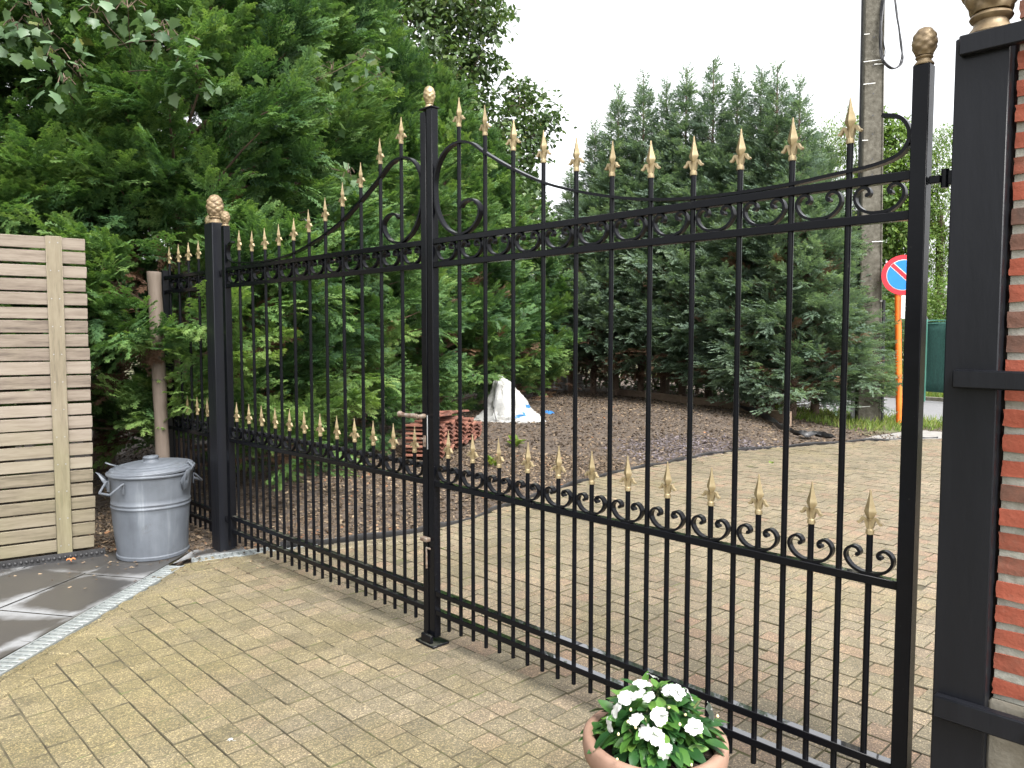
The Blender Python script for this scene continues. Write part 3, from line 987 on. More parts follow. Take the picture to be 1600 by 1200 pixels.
def gate_leaf(side):
    if side > 0:
        rz, aw = -AR, 1
        r = thing('garden_gate', 'black iron gate leaf on the right, hinged beside the brick pillar, behind the flower pot', 'gate', CENTRE, rz, 'two leaves of the iron driveway gate')
    else:
        rz, aw = pi - AL, -1
        r = thing('garden_gate', 'black iron gate leaf on the left with rusty lever handle, hinged next to the dustbin', 'gate', CENTRE, rz, 'two leaves of the iron driveway gate')
    xe = G0 + 24 * DP
    g = M(); g.box(.0035, .0425, -.019, .019, .035, 2.462 if side < 0 else 2.470, .002); g.obj('stile', MB, r)
    g = M(); g.box(xe - .004, xe + .038, -.021, .021, .05, 2.155, .002); g.obj('stile', MB, r)
    x0, x1 = .0405, xe - .002
    for nm, z in (('rail', Z_TOP), ('rail', Z_TOP2), ('rail', Z_MID), ('rail', Z_B1), ('rail', Z_B2)):
        add_rail(r, nm, x0, x1, z, MBW if side > 0 and z < 1 else MB)
    for u in range(1, 24):
        x = G0 + u * DP
        if u % 2: add_bar(r, x, Z_BE + random.uniform(-.004, .004), Z_S)
        else: add_bar(r, x, Z_BE + random.uniform(-.004, .004), LONGZ[u])
    for u in range(1, 24, 2):
        x = G0 + u * DP
        for z in (Z_MID + .0255, Z_TOP2 + .0255):
            s = link('scroll', SCROLL, r)
            s.location = (x, 0, z)
            s.scale = (1.03, 1, 1.04 if z > 1 else 1)
            s.rotation_euler = (0, random.gauss(0, .012), 0)
    p = catmull(ARCH, 5)
    n = len(p)
    g = M(); g.sharp = 50
    g.ribbon(p, .026, [.0098 + .005 * max(0, 1 - i / 12) for i in range(n)])
    g.obj('arch_band', MB, r)
    pine('finial', .098, .030, M_BRONZE, r, (xe + .017, 0, 2.155), 20, 20)
    if side > 0:
        g = M(); g.box(-.0435, .0465, -.024, .024, 2.4705, 2.478, .002); g.obj('cap', MB, r)
        pine('finial', .098, .027, M_GOLD, r, (.004, 0, 2.4775), 20, 20)
        g = M(); g.box(-.0015, .003, -.024, -.0195, .92, 1.08, .001); g.obj('lock_strip', M_GREYPIPE, r)
        g = M(); g.box(-.034, .018, -.046, -.020, .490, .508, .002)
        g.tube([(-.004, -.028, .455), (-.004, -.028, .36)], .0045, 8); g.tube([(-.004, -.028, .457), (.022, -.028, .457)], .005, 8)
        g.obj('drop_bolt', M_RUST, r)
    else:
        g = M()
        hz = 1.075; y = .021
        g.lathe([(.011, 0), (.012, .012), (.009, .02), (.009, .045)], 14)
        g.xf(Matrix.Translation((.022, .019, hz)) @ Matrix.Rotation(-pi / 2, 4, 'X'))
        g.tube(catmull([(.022, .060, hz), (.05, .062, hz + .002), (.09, .062, hz), (.125, .061, hz + .002), (.158, .062, hz + .003)], 4), [.0115] * 5 + [.011] * 4 + [.0095] * 4 + [.0105] * 2 + [.0155] * 2, 10)
        g.obj('lever_handle', M_RUST, r)
        g = M(); g.box(.012, .032, .0195, .024, .93, .985, .003); g.box(.026, .050, .024, .03, .965, .972, .001); g.obj('keyhole_plate', M_RUST, r)
    return r


gateR = gate_leaf(1)
gateL = gate_leaf(-1)

# foot plate fixed in the paving
st = thing('gate_stop', 'black steel floor stop plate on the pavers beneath the meeting stiles', 'gate stop', CENTRE, -AR)
g = M(); g.box(-.062, .075, -.055, .045, .001, .012, .003); g.obj('base_plate', MB, st)
g = M(); g.box(-.03, .045, -.046, -.028, .0125, .05, .003); g.obj('stop_lug', MB, st)


def gate_post(side):
    dr = Vector((cos(AR), -sin(AR), 0)) if side > 0 else Vector((-cos(AL), sin(AL), 0))
    rz = -AR if side > 0 else pi - AL
    aw = 1 if side > 0 else -1
    t0 = 2.177
    loc = CENTRE + dr * (t0 + .06)
    lab = 'thick black square gate post with large gold pineapple finial, strapped to the brick pillar' if side > 0 else 'thick black square gate post topped by a gold pineapple, beside the dustbin'
    r = thing('gate_post', lab, 'gate post', loc, rz, 'black posts carrying the gate leaves')
    y0, y1 = (-.05, .062) if side > 0 else (-.062, .05)
    g = M(); g.box(-.06, .06, y0, y1, -.02, 2.185, .003); g.obj('post', M_POST, r)
    for z in (1.855, .22):
        g = M()
        g.tube([(-.088, 0, z - .024), (-.088, 0, z + .024)], .0095, 12)
        g.box(-.125, -.097, -.008, .008, z - .010, z + .010, .002); g.box(-.079, -.061, -.010, .010, z - .018, z + .018, .002)
        g.obj('hinge', MB, r)
    if side > 0:
        pine('finial', .235, .066, M_BRONZE, r, (.004, 0, 2.186), 32, 36)
        g = M(); g.box(-.046, .62, -.074, -.0505, 2.136, 2.184, .003); g.obj('top_board', M_POST, r)
        g = M(); g.box(-.032, .62, -.082, -.0505, 1.318, 1.364, .004); g.obj('strap', M_POST, r)
        g = M(); g.box(-.050, .62, -.080, -.0505, .462, .520, .004); g.obj('strap', M_POST, r)
        g = M(); g.lathe([(.009, 0), (.010, .003), (.007, .008), (.002, .010)], 12); g.xf(Matrix.Translation((.165, -.080, .49)) @ Matrix.Rotation(pi / 2, 4, 'X')); g.obj('bolt', M_GREYPIPE, r)
    else:
        pine('finial', .190, .054, M_BRONZE, r, (0, 0, 2.1855), 36, 40)
    return r


gpR = gate_post(1)
gpL = gate_post(-1)

# fixed fence panel beyond the left post
dl = Vector((-cos(AL), sin(AL), 0))
fp = thing('iron_fence', 'short fixed black iron fence panel with gold spear tips behind the dustbin', 'fence', CENTRE + dl * 2.30, pi - AL)
for z in (Z_TOP, Z_TOP2, Z_MID, Z_B1, Z_B2):
    add_rail(fp, 'rail', -.003, .80, z, MB)
g = M(); g.box(.80, .845, -.022, .022, 0, 1.93, .002); g.obj('post', MB, fp)
pine('finial', .098, .029, M_GOLD, fp, (.025, 0, 2.155), 20, 20)
g = M(); g.box(.004, .046, -.021, .021, 0, 2.155, .002); g.obj('post', MB, fp)
for k in range(1, 9):
    x = .045 + k * .0845
    if k % 2 == 0: add_bar(fp, x, Z_BE, 1.975)
    else: add_bar(fp, x, Z_BE, Z_S)
for k in range(1, 9, 2):
    for z in (Z_MID + .0255, Z_TOP2 + .0255):
        s = link('scroll', SCROLL, fp); s.location = (.045 + k * .0845, 0, z)

# ------------------------------------------------------------------ brick pillar
def brick_mat():
    m, nt, bs, out = nodes('red_facing_brick')
    v = mapping(nt)
    g_ = nt.nodes.new('ShaderNodeNewGeometry').outputs['Random Per Island']
    n1 = noise(nt, v, 16, 7, .65)
    f = mth(nt, 'ADD', mth(nt, 'MULTIPLY', n1, .5), mth(nt, 'MULTIPLY', g_, .55))
    r = ramp(nt, [(.2, (.085, .05, .038)), (.36, (.15, .070, .048)), (.5, (.215, .062, .036)), (.7, (.28, .066, .036)), (.95, (.30, .095, .055))]); nt.links.new(f, r.inputs[0])
    wp = ramp(nt, [(.60, (0, 0, 0)), (.75, (1, 1, 1))]); nt.links.new(noise(nt, v, 11, 8, .75), wp.inputs[0])
    nt.links.new(mixc(nt, mth(nt, 'MULTIPLY', wp.outputs[0], .22), r.outputs[0], (.34, .22, .17)), bs.inputs['Base Color'])
    bs.inputs['Roughness'].default_value = .88
    bump(nt, bs, noise(nt, v, 60, 6), .6, .004)
    return m
M_BRICK = brick_mat()
M_MORTAR = simple('pale_mortar', [(.25, (.17, .168, .135)), (.5, (.275, .27, .235)), (.8, (.37, .365, .33))], 14, .95, bmp=.7, bdist=.006, bscale=60)
drR = Vector((cos(AR), -sin(AR), 0)); awR = Vector((sin(AR), cos(AR), 0))
bp = thing('brick_pillar', 'red brick pillar with pale mortar joints at the right edge, behind the black gate post', 'brick pillar', CENTRE + drR * 2.302 + awR * -.012, -AR)
g = M(); g.box(.004, .596, .005, .40, .53, 3.1); g.obj('mortar', M_MORTAR, bp, False)
g = M(); g.sharp = 60
random.seed(5)
z = .545; c = 0
while z < 3.1:
    for face in ('f', 'l'):
        x = 0.0 if c % 2 == 0 else 0.0
        lens = ([.19, .19, .19] if c % 2 == 0 else [.09, .19, .19, .09]) if face == 'f' else ([.19, .19] if c % 2 else [.09, .19, .09])
        for L in lens:
            h = .0415 + random.gauss(0, .0012); zz = z + random.gauss(0, .001); jt = random.gauss(0, .0015)
            bm = bmesh.new(); bmesh.ops.create_cube(bm, size=1)
            bmesh.ops.subdivide_edges(bm, edges=bm.edges[:], cuts=3, use_grid_fill=True)
            for v in bm.verts:
                e = sum(abs(q) > .49 for q in v.co)
                k = .985 if e == 2 else (.965 if e == 3 else 1)
                if face == 'f':
                    v.co = Vector((x + L / 2 + v.co.x * (L - .004) * (1 if e < 2 else .992), .045 + jt + v.co.y * .092, zz + h / 2 + v.co.z * h * k))
                else:
                    v.co = Vector((.045 + jt + v.co.x * .092, x + L / 2 + .092 + v.co.y * (L - .004), zz + h / 2 + v.co.z * h * k))
                v.co += Vector((random.gauss(0, .0011), random.gauss(0, .0011), random.gauss(0, .0010)))
            bm.verts.index_update()
            g.add([v.co.copy() for v in bm.verts], [[v.index for v in f.verts] for f in bm.faces]); bm.free()
            x += L + .012
    z += .0617; c += 1
g.obj('brickwork', M_BRICK, bp)
g = M(); g.box(-.006, .60, -.008, .41, -.02, .528, .008); g.obj('plinth', M_CONC, bp)

# ------------------------------------------------------------------ slatted fence on the left
fa, fb = Vector((-2.745, 5.0, 0)), Vector((-3.19, 4.71, 0))
fdir = (fb - fa).normalized()
sf = thing('slatted_fence', 'pale weathered fence panel of horizontal wooden slats at the left edge', 'fence', fa, atan2(fdir.y, fdir.x))
# local x runs left along the panel, local +y faces the camera? (checked below)
yn = Vector((-fdir.y, fdir.x, 0)); CAMS = 1 if yn.dot(-fa) > 0 else -1
g = M(); z = .06; random.seed(8)
while z < 2.04:
    h = .0755 + random.gauss(0, .002)
    a = random.gauss(0, .004)
    mt = Matrix.Translation((0, 0, z)) @ Matrix.Rotation(random.gauss(0, .0022), 4, 'Y')
    g.box(a, 1.75, -.009, .009, 0, h, .003, mt)
    z += .0878
g.obj('slat_panel', M_SLAT, sf)
for bx in (.135, 1.35):
    g = M(); g.box(bx, bx + .088, CAMS * .0095 - .0 if CAMS > 0 else -.031, .031 if CAMS > 0 else -.0095, .045, 2.072, .003)
    b = g.obj('batten', M_BATTEN, sf)
    g = M()
    for zz in np.arange(.1, 2.05, .0878 * 2):
        for xo in (.022, .066):
            g.lathe([(.003, 0), (.0035, .001), (.001, .0016)], 8)
            n_ = 3 * 8
            for i in range(len(g.v) - n_, len(g.v)):
                v = Vector(g.v[i]); g.v[i] = tuple(Vector((bx + xo + v.x, CAMS * (.0312 + v.z), zz + v.y)))
    g.obj('nail_heads', M_GREYPIPE, b)
g = M(); g.box(.62, .69, -CAMS * .0095 if CAMS < 0 else -.08, .08 if CAMS < 0 else -.0095, 0, 2.0, .004); g.obj('post', M_BATTEN, sf)

# black studded sheet at the foot of the fence
ed = thing('studded_membrane', 'strip of black dimpled plastic along the foot of the slatted fence', 'membrane', fa, atan2(fdir.y, fdir.x))
g = M(); g.box(-.05, 1.75, CAMS * .035 - .004, CAMS * .035 + .004, -.01, .052, .001)
for i in range(58):
    g.lathe([(.012, 0), (.009, .008), (.006, .010)], 8)
    for k in range(len(g.v) - 24, len(g.v)):
        v = Vector(g.v[k]); g.v[k] = tuple(Vector((-.03 + i * .03 + v.x, CAMS * (.0385 + v.z), .026 + v.y)))
g.obj('sheet', M_BLACKPL, ed)

# log post
lp = at(246, 560, 5.55)
lg = thing('log_post', 'round debarked wooden post standing in the hedge between slatted fence and iron fence', 'post', (lp.x, lp.y, 0))
g = M()
pth = [(.022, 0, -.05), (.018, .0, .5), (.010, 0, 1.0), (.002, 0, 1.5), (-.006, 0, 1.87), (-.006, 0, 1.89)]
g.tube(catmull(pth, 5), [.047 + .002 * sin(i * 1.3) for i in range(25)] + [.038], 16)
g.obj('log', M_LOG, lg)
g = M(); g.tube([(.008 + cos(a) * .050, sin(a) * .050, 1.13) for a in np.linspace(0, 2 * pi, 20)], .0025, 6); g.obj('wire_tie', M_CABLE, lg)

# ------------------------------------------------------------------ dustbin
bn = thing('dustbin', 'dented grey galvanised dustbin with lid standing on the patio corner', 'dustbin', (-2.395, 5.05, .004), radians(8))
def dent(a, z, r):
    return -.012 * math.exp(-((a - 4.9) / .35) ** 2 - ((z - .42) / .12) ** 2) + .0025 * sin(5 * a + 9 * z) + .002 * sin(3 * a - 14 * z)
g = M(); g.sharp = 50
prof = [(.212, 0), (.222, .003), (.224, .022), (.217, .028), (.218, .05)]
for i in range(1, 12): prof.append((.218 + .019 * i / 11, .05 + i * .025))
prof += [(.2385, .328), (.2435, .333), (.2435, .340), (.2385, .345), (.2385, .352), (.2435, .357), (.2435, .364), (.2395, .369)]
for i in range(1, 8): prof.append((.2395 + .013 * i / 7, .369 + i * .023))
prof += [(.262, .536), (.266, .541), (.266, .548), (.262, .553), (.250, .549)]
g.lathe(prof, 72, fr=dent); g.obj('body', M_GALV, bn)
lid = M(); lid.sharp = 32
lp_ = [(.258, -.014), (.264, -.013), (.266, .000), (.262, .006), (.256, .008), (.252, .018), (.246, .022), (.222, .023), (.216, .029), (.210, .031), (.178, .031), (.170, .038), (.160, .041), (.11, .044), (.05, .046), (.0, .046)]
lid.lathe(lp_, 64, fr=lambda a, z, r: r * (.005 * sin(2 * a + 1) + .005 * sin(7 * a)))
lo = lid.obj('lid', M_GALV, bn); lo.location = (.006, .008, .566); lo.rotation_euler = (radians(1.0), radians(-2.8), 0)
g = M(); g.lathe([(.060, 0), (.058, .004), (.047, .008), (.044, .018), (.049, .024), (.049, .034), (.043, .039), (0, .041)], 32)
o = g.obj('knob', M_GALV, lo); o.location = (0, 0, .044)
def lug(parent, ang, z, tilt=0):
    # pressed steel lug holding the lid catch
    g = M()
    g.add([(0, -.03, 0), (0, .03, 0), (.055, .024, .052), (.075, 0, .064), (.055, -.024, .052), (0, -.03, -.06), (0, .03, -.06)], [(0, 1, 2, 3, 4), (0, 5, 6, 1), (0, 4, 5), (1, 6, 2)])
    m_ = Matrix.Rotation(ang, 4, 'Z') @ Matrix.Translation((.250, 0, z)) @ Matrix.Rotation(tilt, 4, 'Y')
    g.xf(m_)
    o = g.obj('lug', M_GALV, parent)
    md = o.modifiers.new('thick', 'SOLIDIFY'); md.thickness = .004
    return o
def bail(ang, z):
    g = M()
    for s in (-1, 1):
        g.box(-.004, .0, s * .078 - .012, s * .078 + .012, -.055, .018, .001)
    p = [(-.004, -.085, .012), (.010, -.084, .008), (.070, -.056, -.046), (.072, -.050, -.048), (.072, .050, -.048), (.070, .056, -.046), (.010, .084, .008), (-.004, .085, .012)]
    g.tube(p, [.0065, .0065, .0075, .0085, .0085, .0075, .0065, .0065], 8)
    g.xf(Matrix.Rotation(ang, 4, 'Z') @ Matrix.Translation((.250, 0, z)))
    return g.obj('handle', M_GALV, bn)
bail(radians(232), .498); bail(radians(40), .498)
lug(bn, radians(190), .495); lug(bn, radians(-22), .50, -.3)
g = M(); g.tube([(.235, 0, .52), (.262, .0, .552), (.282, .0, .585), (.255, 0, .612), (.235, 0, .600)], [.006, .010, .011, .010, .006], 8); g.xf(Matrix.Rotation(radians(-8), 4, 'Z')); g.obj('lid_clip', M_GALV, bn)
g = M(); g.add([(-.2, -.016, .03), (-.2, .016, .03), (-.25, .018, .05), (-.275, .016, .062), (-.275, -.016, .062), (-.25, -.018, .05)], [(0, 1, 2, 5), (5, 2, 3, 4)])
o = g.obj('lid_clip', M_GALV, lo); o.rotation_euler = (0, 0, radians(8)); md = o.modifiers.new('thick', 'SOLIDIFY'); md.thickness = .004

# ------------------------------------------------------------------ flower pot and plant
PT = Vector((.395, 2.06, 0))
pot = thing('flower_pot', 'round terracotta flower pot on the pavers in front of the right gate leaf', 'flower pot', PT)
g = M(); g.sharp = 45
g.lathe([(.125, 0), (.130, .004), (.150, .10), (.172, .22), (.182, .275), (.188, .285), (.196, .292), (.199, .315), (.197, .342), (.190, .350), (.178, .351), (.168, .345), (.163, .320), (.160, .30), (.02, .298), (.001, .298)], 72, fr=lambda a, z, r: .0012 * sin(3 * a) + .0008 * sin(40 * z))
g.obj('vessel', M_TERRA, pot)
g = M(); g.lathe([(.1605, .303), (.1, .316), (.04, .322), (.0, .323)], 40, fr=lambda a, z, r: .0); g.obj('soil', M_SOIL, pot)
pl = thing('impatiens_plant', 'bushy white flowering impatiens growing in the terracotta pot', 'plant', PT + Vector((0, 0, .31)))
r2 = np.random.default_rng(21)
def leaf_template():
    xs = [0, .18, .42, .68, .88, 1.0]; ws = [.02, .17, .25, .20, .10, .0]
    v, f = [], []
    for i, (x, w) in enumerate(zip(xs, ws)):
        dz = -.16 * x * x
        v += [(x, -w, dz + w * .30), (x, 0, dz), (x, w, dz + w * .30)]
    for i in range(5):
        f += [(i * 3, i * 3 + 1, i * 3 + 4, i * 3 + 3), (i * 3 + 1, i * 3 + 2, i * 3 + 5, i * 3 + 4)]
    return np.array(v), [np.array(f)]
tv, tf = leaf_template()
n = 520
th = r2.uniform(0, 2 * pi, n); ph = np.arccos(r2.uniform(.0, 1, n))
rad = r2.uniform(.45, 1.0, n) ** .6
Pc = np.stack([np.cos(th) * np.sin(ph) * .125 * rad, np.sin(th) * np.sin(ph) * .125 * rad, np.cos(ph) * .150 * rad + .020], -1)
Dd = np.stack([np.cos(th), np.sin(th), r2.uniform(-.5, .45, n)], -1) + r2.normal(0, .35, (n, 3))
Nn = np.stack([np.cos(th) * .5, np.sin(th) * .5, np.ones(n)], -1) + r2.normal(0, .25, (n, 3))
tt = r2.uniform(.05, .7, n) + np.where(rad > .9, .18, 0)
Ls = r2.uniform(.036, .066, n)
k_ = 46; a_ = r2.uniform(0, 6.283, k_); q_ = r2.uniform(.10, .15, k_)
Pc = np.concatenate([Pc, np.stack([np.cos(a_) * q_, np.sin(a_) * q_, r2.uniform(.035, .08, k_)], -1)])
Dd = np.concatenate([Dd, np.stack([np.cos(a_), np.sin(a_), r2.uniform(-.55, .1, k_)], -1)]); Nn = np.concatenate([Nn, np.stack([np.cos(a_) * .6, np.sin(a_) * .6, np.ones(k_)], -1) + r2.normal(0, .25, (k_, 3))])
Ls = np.concatenate([Ls, r2.uniform(.055, .085, k_)]); tt = np.concatenate([tt, r2.uniform(.1, .6, k_)])
V, Fs, T = scatter(tv, tf, Pc, Dd, Nn, Ls, np.zeros(len(tv)), tt)
me = np_mesh('foliage', V, Fs, T); me.polygons.foreach_set('use_smooth', [True] * len(me.polygons))
link('foliage', me, pl, M_IMP)
g = M()
for k in range(26):
    a = r2.uniform(0, 2 * pi); rr = r2.uniform(.02, .13); hh = r2.uniform(.08, .15)
    g.tube([(cos(a) * rr * .3, sin(a) * rr * .3, 0), (cos(a) * rr * .7, sin(a) * rr * .7, hh * .6), (cos(a) * rr, sin(a) * rr, hh)], [.004, .0035, .0025], 6)
g.obj('stems', simple('green_stem', [(.3, (.10, .16, .05)), (.7, (.22, .20, .10))], 9, .5, bmp=0), pl)
def petal_flower(seed):
    r = random.Random(seed)
    g = M(); g.sharp = 180
    for k in range(5):
        a = 2 * pi * k / 5 + r.uniform(-.15, .15)
        L = r.uniform(.9, 1.12); wd = r.uniform(.50, .62)
        vs, fs = [], []
        NX, NY = 5, 5
        for i in range(NX):
            t = i / (NX - 1)
            w = wd * (sin(pi * (.12 + .80 * t)) ** .7)
            for j in range(NY):
                s = (j / (NY - 1) - .5) * 2
                ln = t * L * (1 - .10 * (1 - abs(s)) * (t > .9))
                zz = .18 * t - .34 * t * t + .10 * s * s * t + r.gauss(0, .02)
                y = s * w; x = ln
                vs.append((x * cos(a) - y * sin(a), x * sin(a) + y * cos(a), zz + .012 * k))
        for i in range(NX - 1):
            for j in range(NY - 1):
                fs.append((i * NY + j, i * NY + j + 1, (i + 1) * NY + j + 1, (i + 1) * NY + j))
        g.add(vs, fs)
    return g.mesh('flower')
FL = [petal_flower(s) for s in (1, 2, 3, 4)]
for f in FL: f.materials.append(M_PETAL)
# flower places read off the photograph, put on the dome of the plant
fpos = [(1020, 1056), (1003, 1068), (997, 1085), (1014, 1088), (978, 1090), (1062, 1078), (1056, 1086), (1078, 1086), (1045, 1078), (962, 1110), (952, 1132), (994, 1124), (1030, 1119), (1085, 1136), (1025, 1152), (1040, 1173), (1110, 1112), (1008, 1143)]
for k, (px, py) in enumerate(fpos):
    # intersect the ray with an ellipsoid round the plant
    d = Vector(ray(px, py)); o = Vector((0, 0, CAMH)) - (PT + Vector((0, 0, .322)))
    sx, sz = .158, .185
    A = (d.x ** 2 + d.y ** 2) / sx ** 2 + d.z ** 2 / sz ** 2
    B = 2 * ((o.x * d.x + o.y * d.y) / sx ** 2 + o.z * d.z / sz ** 2)
    C_ = (o.x ** 2 + o.y ** 2) / sx ** 2 + o.z ** 2 / sz ** 2 - 1
    disc = B * B - 4 * A * C_
    t = (-B - sqrt(disc)) / (2 * A) if disc > 0 else -B / (2 * A)
    p = o + d * t
    nrm = Vector((p.x / sx ** 2, p.y / sx ** 2, p.z / sz ** 2)).normalized() + Vector((random.gauss(0, .3), random.gauss(0, .3), random.gauss(0, .25)))
    f = link('flower', FL[k % 4], pl)
    f.location = p + Vector((0, 0, .012))
    f.rotation_euler = nrm.to_track_quat('Z', 'Y').to_euler()
    f.rotation_euler.rotate_axis('Z', random.uniform(0, 6))
    s = random.uniform(.019, .027)
    f.scale = (s, s * random.uniform(.75, 1), s)
g = M(); g.lathe([(.001, 0), (.5, .35), (.62, .8), (.4, 1.3), (.05, 1.7)], 10)
BUD = g.mesh('bud'); BUD.materials.append(M_BUD)
for k, (px, py) in enumerate([(985, 1112), (992, 1138), (1044, 1106), (1070, 1118), (1063, 1135), (966, 1150), (965, 1187), (1080, 1198), (1122, 1122), (980, 1130)]):
    f = link('bud', BUD, pl)
    d = at(px, py, 2.06 - .15) - (PT + Vector((0, 0, .31)))
    f.location = d; f.scale = (.006, .006, .006); f.rotation_euler = (random.uniform(-1, 1), random.uniform(-1, 1), 0)

# ------------------------------------------------------------------ pole, sign, netting fence
pb = ground(1354, 658)
po = thing('utility_pole', 'tall grey concrete utility pole with coiled black cable on the grass verge', 'utility pole', (pb.x, pb.y, -.02), radians(-12))
po.rotation_euler = (0, radians(-.75), radians(-12))
g = M(); g.sharp = 30
vs, fs = [], []
hs_ = [0, 1, 2.2, 3.5, 5, 6.5, 9]
for z in hs_:
    w = .180 - .0042 * z; c = .018
    for sx, sy in ((1, 1), (-1, 1), (-1, -1), (1, -1)):
        for a, b in ((0, c), (c, 0)) if sx * sy < 0 else ((c, 0), (0, c)):
            vs.append((sx * (w - a), sy * (w - b), z))
for i in range(len(hs_) - 1):
    for k in range(8): fs.append((i * 8 + k, i * 8 + (k + 1) % 8, i * 8 + 8 + (k + 1) % 8, i * 8 + 8 + k))
fs.append(tuple(range(8))); fs.append(tuple((len(hs_) - 1) * 8 + k for k in range(8)))
g.add(vs, fs); g.obj('shaft', M_POLE, po)
g = M(); g.box(-.260, -.195, -.07, -.01, 0, 1.55, .006); g.obj('conduit', M_GREYPIPE, po)
g = M(); g.tube([(.215, -.10, 0), (.213, -.10, 2.05)], .028, 12); g.obj('conduit', M_CABLE, po)
g = M(); g.tube([(-.185, -.03, 3.0), (-.175, -.05, 6.5), (-.16, -.03, 9)], .014, 8); g.obj('riser_cable', M_CABLE, po)
for z, xa, xb in ((.28, -.2, .01), (1.45, .12, .2), (1.0, .12, .24), (2.02, .14, .22), (4.02, -.2, .2), (4.65, -.2, -.08), (5.56, -.2, .02), (5.92, -.2, .2), (5.86, .0, .2), (6.35, -.2, -.08), (3.0, .0, .2)):
    w = .180 - .0042 * z + .004
    g = M(); g.box(max(xa, -w - .004), min(xb, w), -w - .005, -w, z, z + .012, .001)
    g.xf(Matrix.Translation((0, 0, z)) @ Matrix.Rotation(random.uniform(-.09, .02), 4, 'Y') @ Matrix.Translation((0, 0, -z)))
    g.obj('white_tie', M_TIE, po)
g = M()
for z in (1.0, 1.6, 2.4, 3.3, 4.1, 4.35, 4.75, 5.05, 5.4, 5.85, 6.3):
    w = .180 - .0042 * z
    g.lathe([(.012, 0), (.012, .003)], 10)
    for i in range(len(g.v) - 20, len(g.v)):
        v = Vector(g.v[i]); g.v[i] = tuple(Vector((-.01 + v.x, -w - .0015 - v.z, z + v.y)))
g.obj('step_holes', M_CABLE, po)
# cable coil hanging from above, in the pole's own space
def pl_pt(px, py):
    return po_inv @ at(px, py, pb.y - .22)
po_inv = (Matrix.Translation((pb.x, pb.y, -.02)) @ Matrix.Rotation(radians(-12), 4, 'Z') @ Matrix.Rotation(radians(-.75), 4, 'Y')).inverted()
g = M()
loops = [[(1387, -30), (1380, 15), (1376, 50), (1377, 80), (1384, 98), (1396, 107), (1406, 100), (1409, 80), (1405, 45), (1400, 15), (1394, -30)],
         [(1388, -30), (1379, 30), (1377, 70), (1383, 95), (1398, 106), (1410, 98), (1411, 84), (1406, 50), (1402, 20), (1397, -30)],
         [(1385, -30), (1377, 30), (1376, 85), (1390, 104), (1404, 103), (1412, 90), (1409, 70), (1403, 25), (1396, -30)],
         [(1384, -30), (1377, 20), (1381, 60), (1385, 78), (1383, 86), (1377, 78)]]
for i, lp_ in enumerate(loops):
    P_ = catmull([tuple(pl_pt(*q)) for q in lp_], 6)
    P_ = [(a, b + .02 * i + .02 * sin(k * .4), c) for k, (a, b, c) in enumerate(P_)]
    g.tube(P_, .0115 if i < 3 else .007, 6)
g.obj('cable_coil', M_CABLE, po)

sb = ground(1405, 662)
sg = thing('road_sign', 'round blue and red no parking sign on an orange post', 'road sign', (sb.x, sb.y, -.02), radians(-24))
tp = at(1400, 440, sb.y)
g = M(); g.tube([(0, 0, 0), (-.045, 0, 1.2), (-.10, 0, 2.62)], .048, 16); g.obj('post', M_ORANGE, sg)
dz = at(1418, 428, sb.y).z
g = M()
def disc(g, r, y, mi=0, z0=dz, th=.004, seg=48):
    vs = [(-.01 + cos(2 * pi * k / seg) * r, y, z0 + sin(2 * pi * k / seg) * r) for k in range(seg)]
    vs += [(a, b + th, c) for a, b, c in vs]
    g.add(vs, [tuple(range(seg)), tuple(range(seg, 2 * seg))[::-1]] + [(k, (k + 1) % seg, seg + (k + 1) % seg, seg + k) for k in range(seg)], mi)
face = Matrix.Identity(4)
disc(g, .322, -.060, 0, th=.012); g.obj('sign_disc', M_SIGNRED, sg, False)
g = M(); disc(g, .248, -.063, th=.002); g.obj('white_line', M_SIGNBACK, sg, False)
g = M(); disc(g, .238, -.066, th=.002); g.obj('blue_field', M_SIGNBLUE, sg, False)
for nm, hw, y, mt_ in (('white_line', .040, -.0685, M_SIGNBACK), ('slash', .029, -.0705, M_SIGNRED)):
    g = M(); g.box(-.243, .243, y, y + .0015, -hw, hw)
    g.xf(Matrix.Translation((-.01, 0, dz)) @ Matrix.Rotation(radians(45), 4, 'Y')); g.obj(nm, mt_, sg, False)
g = M(); g.box(-.03, .03, -.068, -.058, dz - .71, dz - .33, .004); g.obj('number_plate', M_SIGNBACK, sg)
g = M()
for z in (dz - .42, dz - .66): g.tube([(-.072, 0, z), (-.072, 0, z + .02)], .0505, 16)
g.obj('clamp', M_ORANGE, sg)

nf0, nf1 = at(1447, 560, 17.5), at(1530, 560, 16.4)
nd = Vector((nf1.x - nf0.x, nf1.y - nf0.y, 0)); Ln = nd.length
nf = thing('netting_fence', 'green mesh screened fence seen between gate and post beyond the road', 'fence', (nf0.x, nf0.y, -.05), atan2(nd.y, nd.x))
zt = at(1462, 503, 17.4).z + .05
g = M()
nn_ = 40
for i in range(nn_):
    for sgn, k in ((0, i), (0, i + 1)): pass
vs = []
for i in range(nn_ + 1):
    x = Ln * i / nn_
    for z in np.linspace(.22, zt, 8): vs.append((x, .02 * sin(x * 9 + z * 2) + random.gauss(0, .004), z))
g.add(vs, [(i * 8 + j, (i + 1) * 8 + j, (i + 1) * 8 + j + 1, i * 8 + j + 1) for i in range(nn_) for j in range(7)])
o = g.obj('screen', M_NET, nf); md = o.modifiers.new('thick', 'SOLIDIFY'); md.thickness = .006
for x in (.02, Ln / 2, Ln - .02):
    g = M(); g.tube([(x, -.04, 0), (x, -.04, zt + .06)], .022, 10); g.obj('post', M_NETPOST, nf)
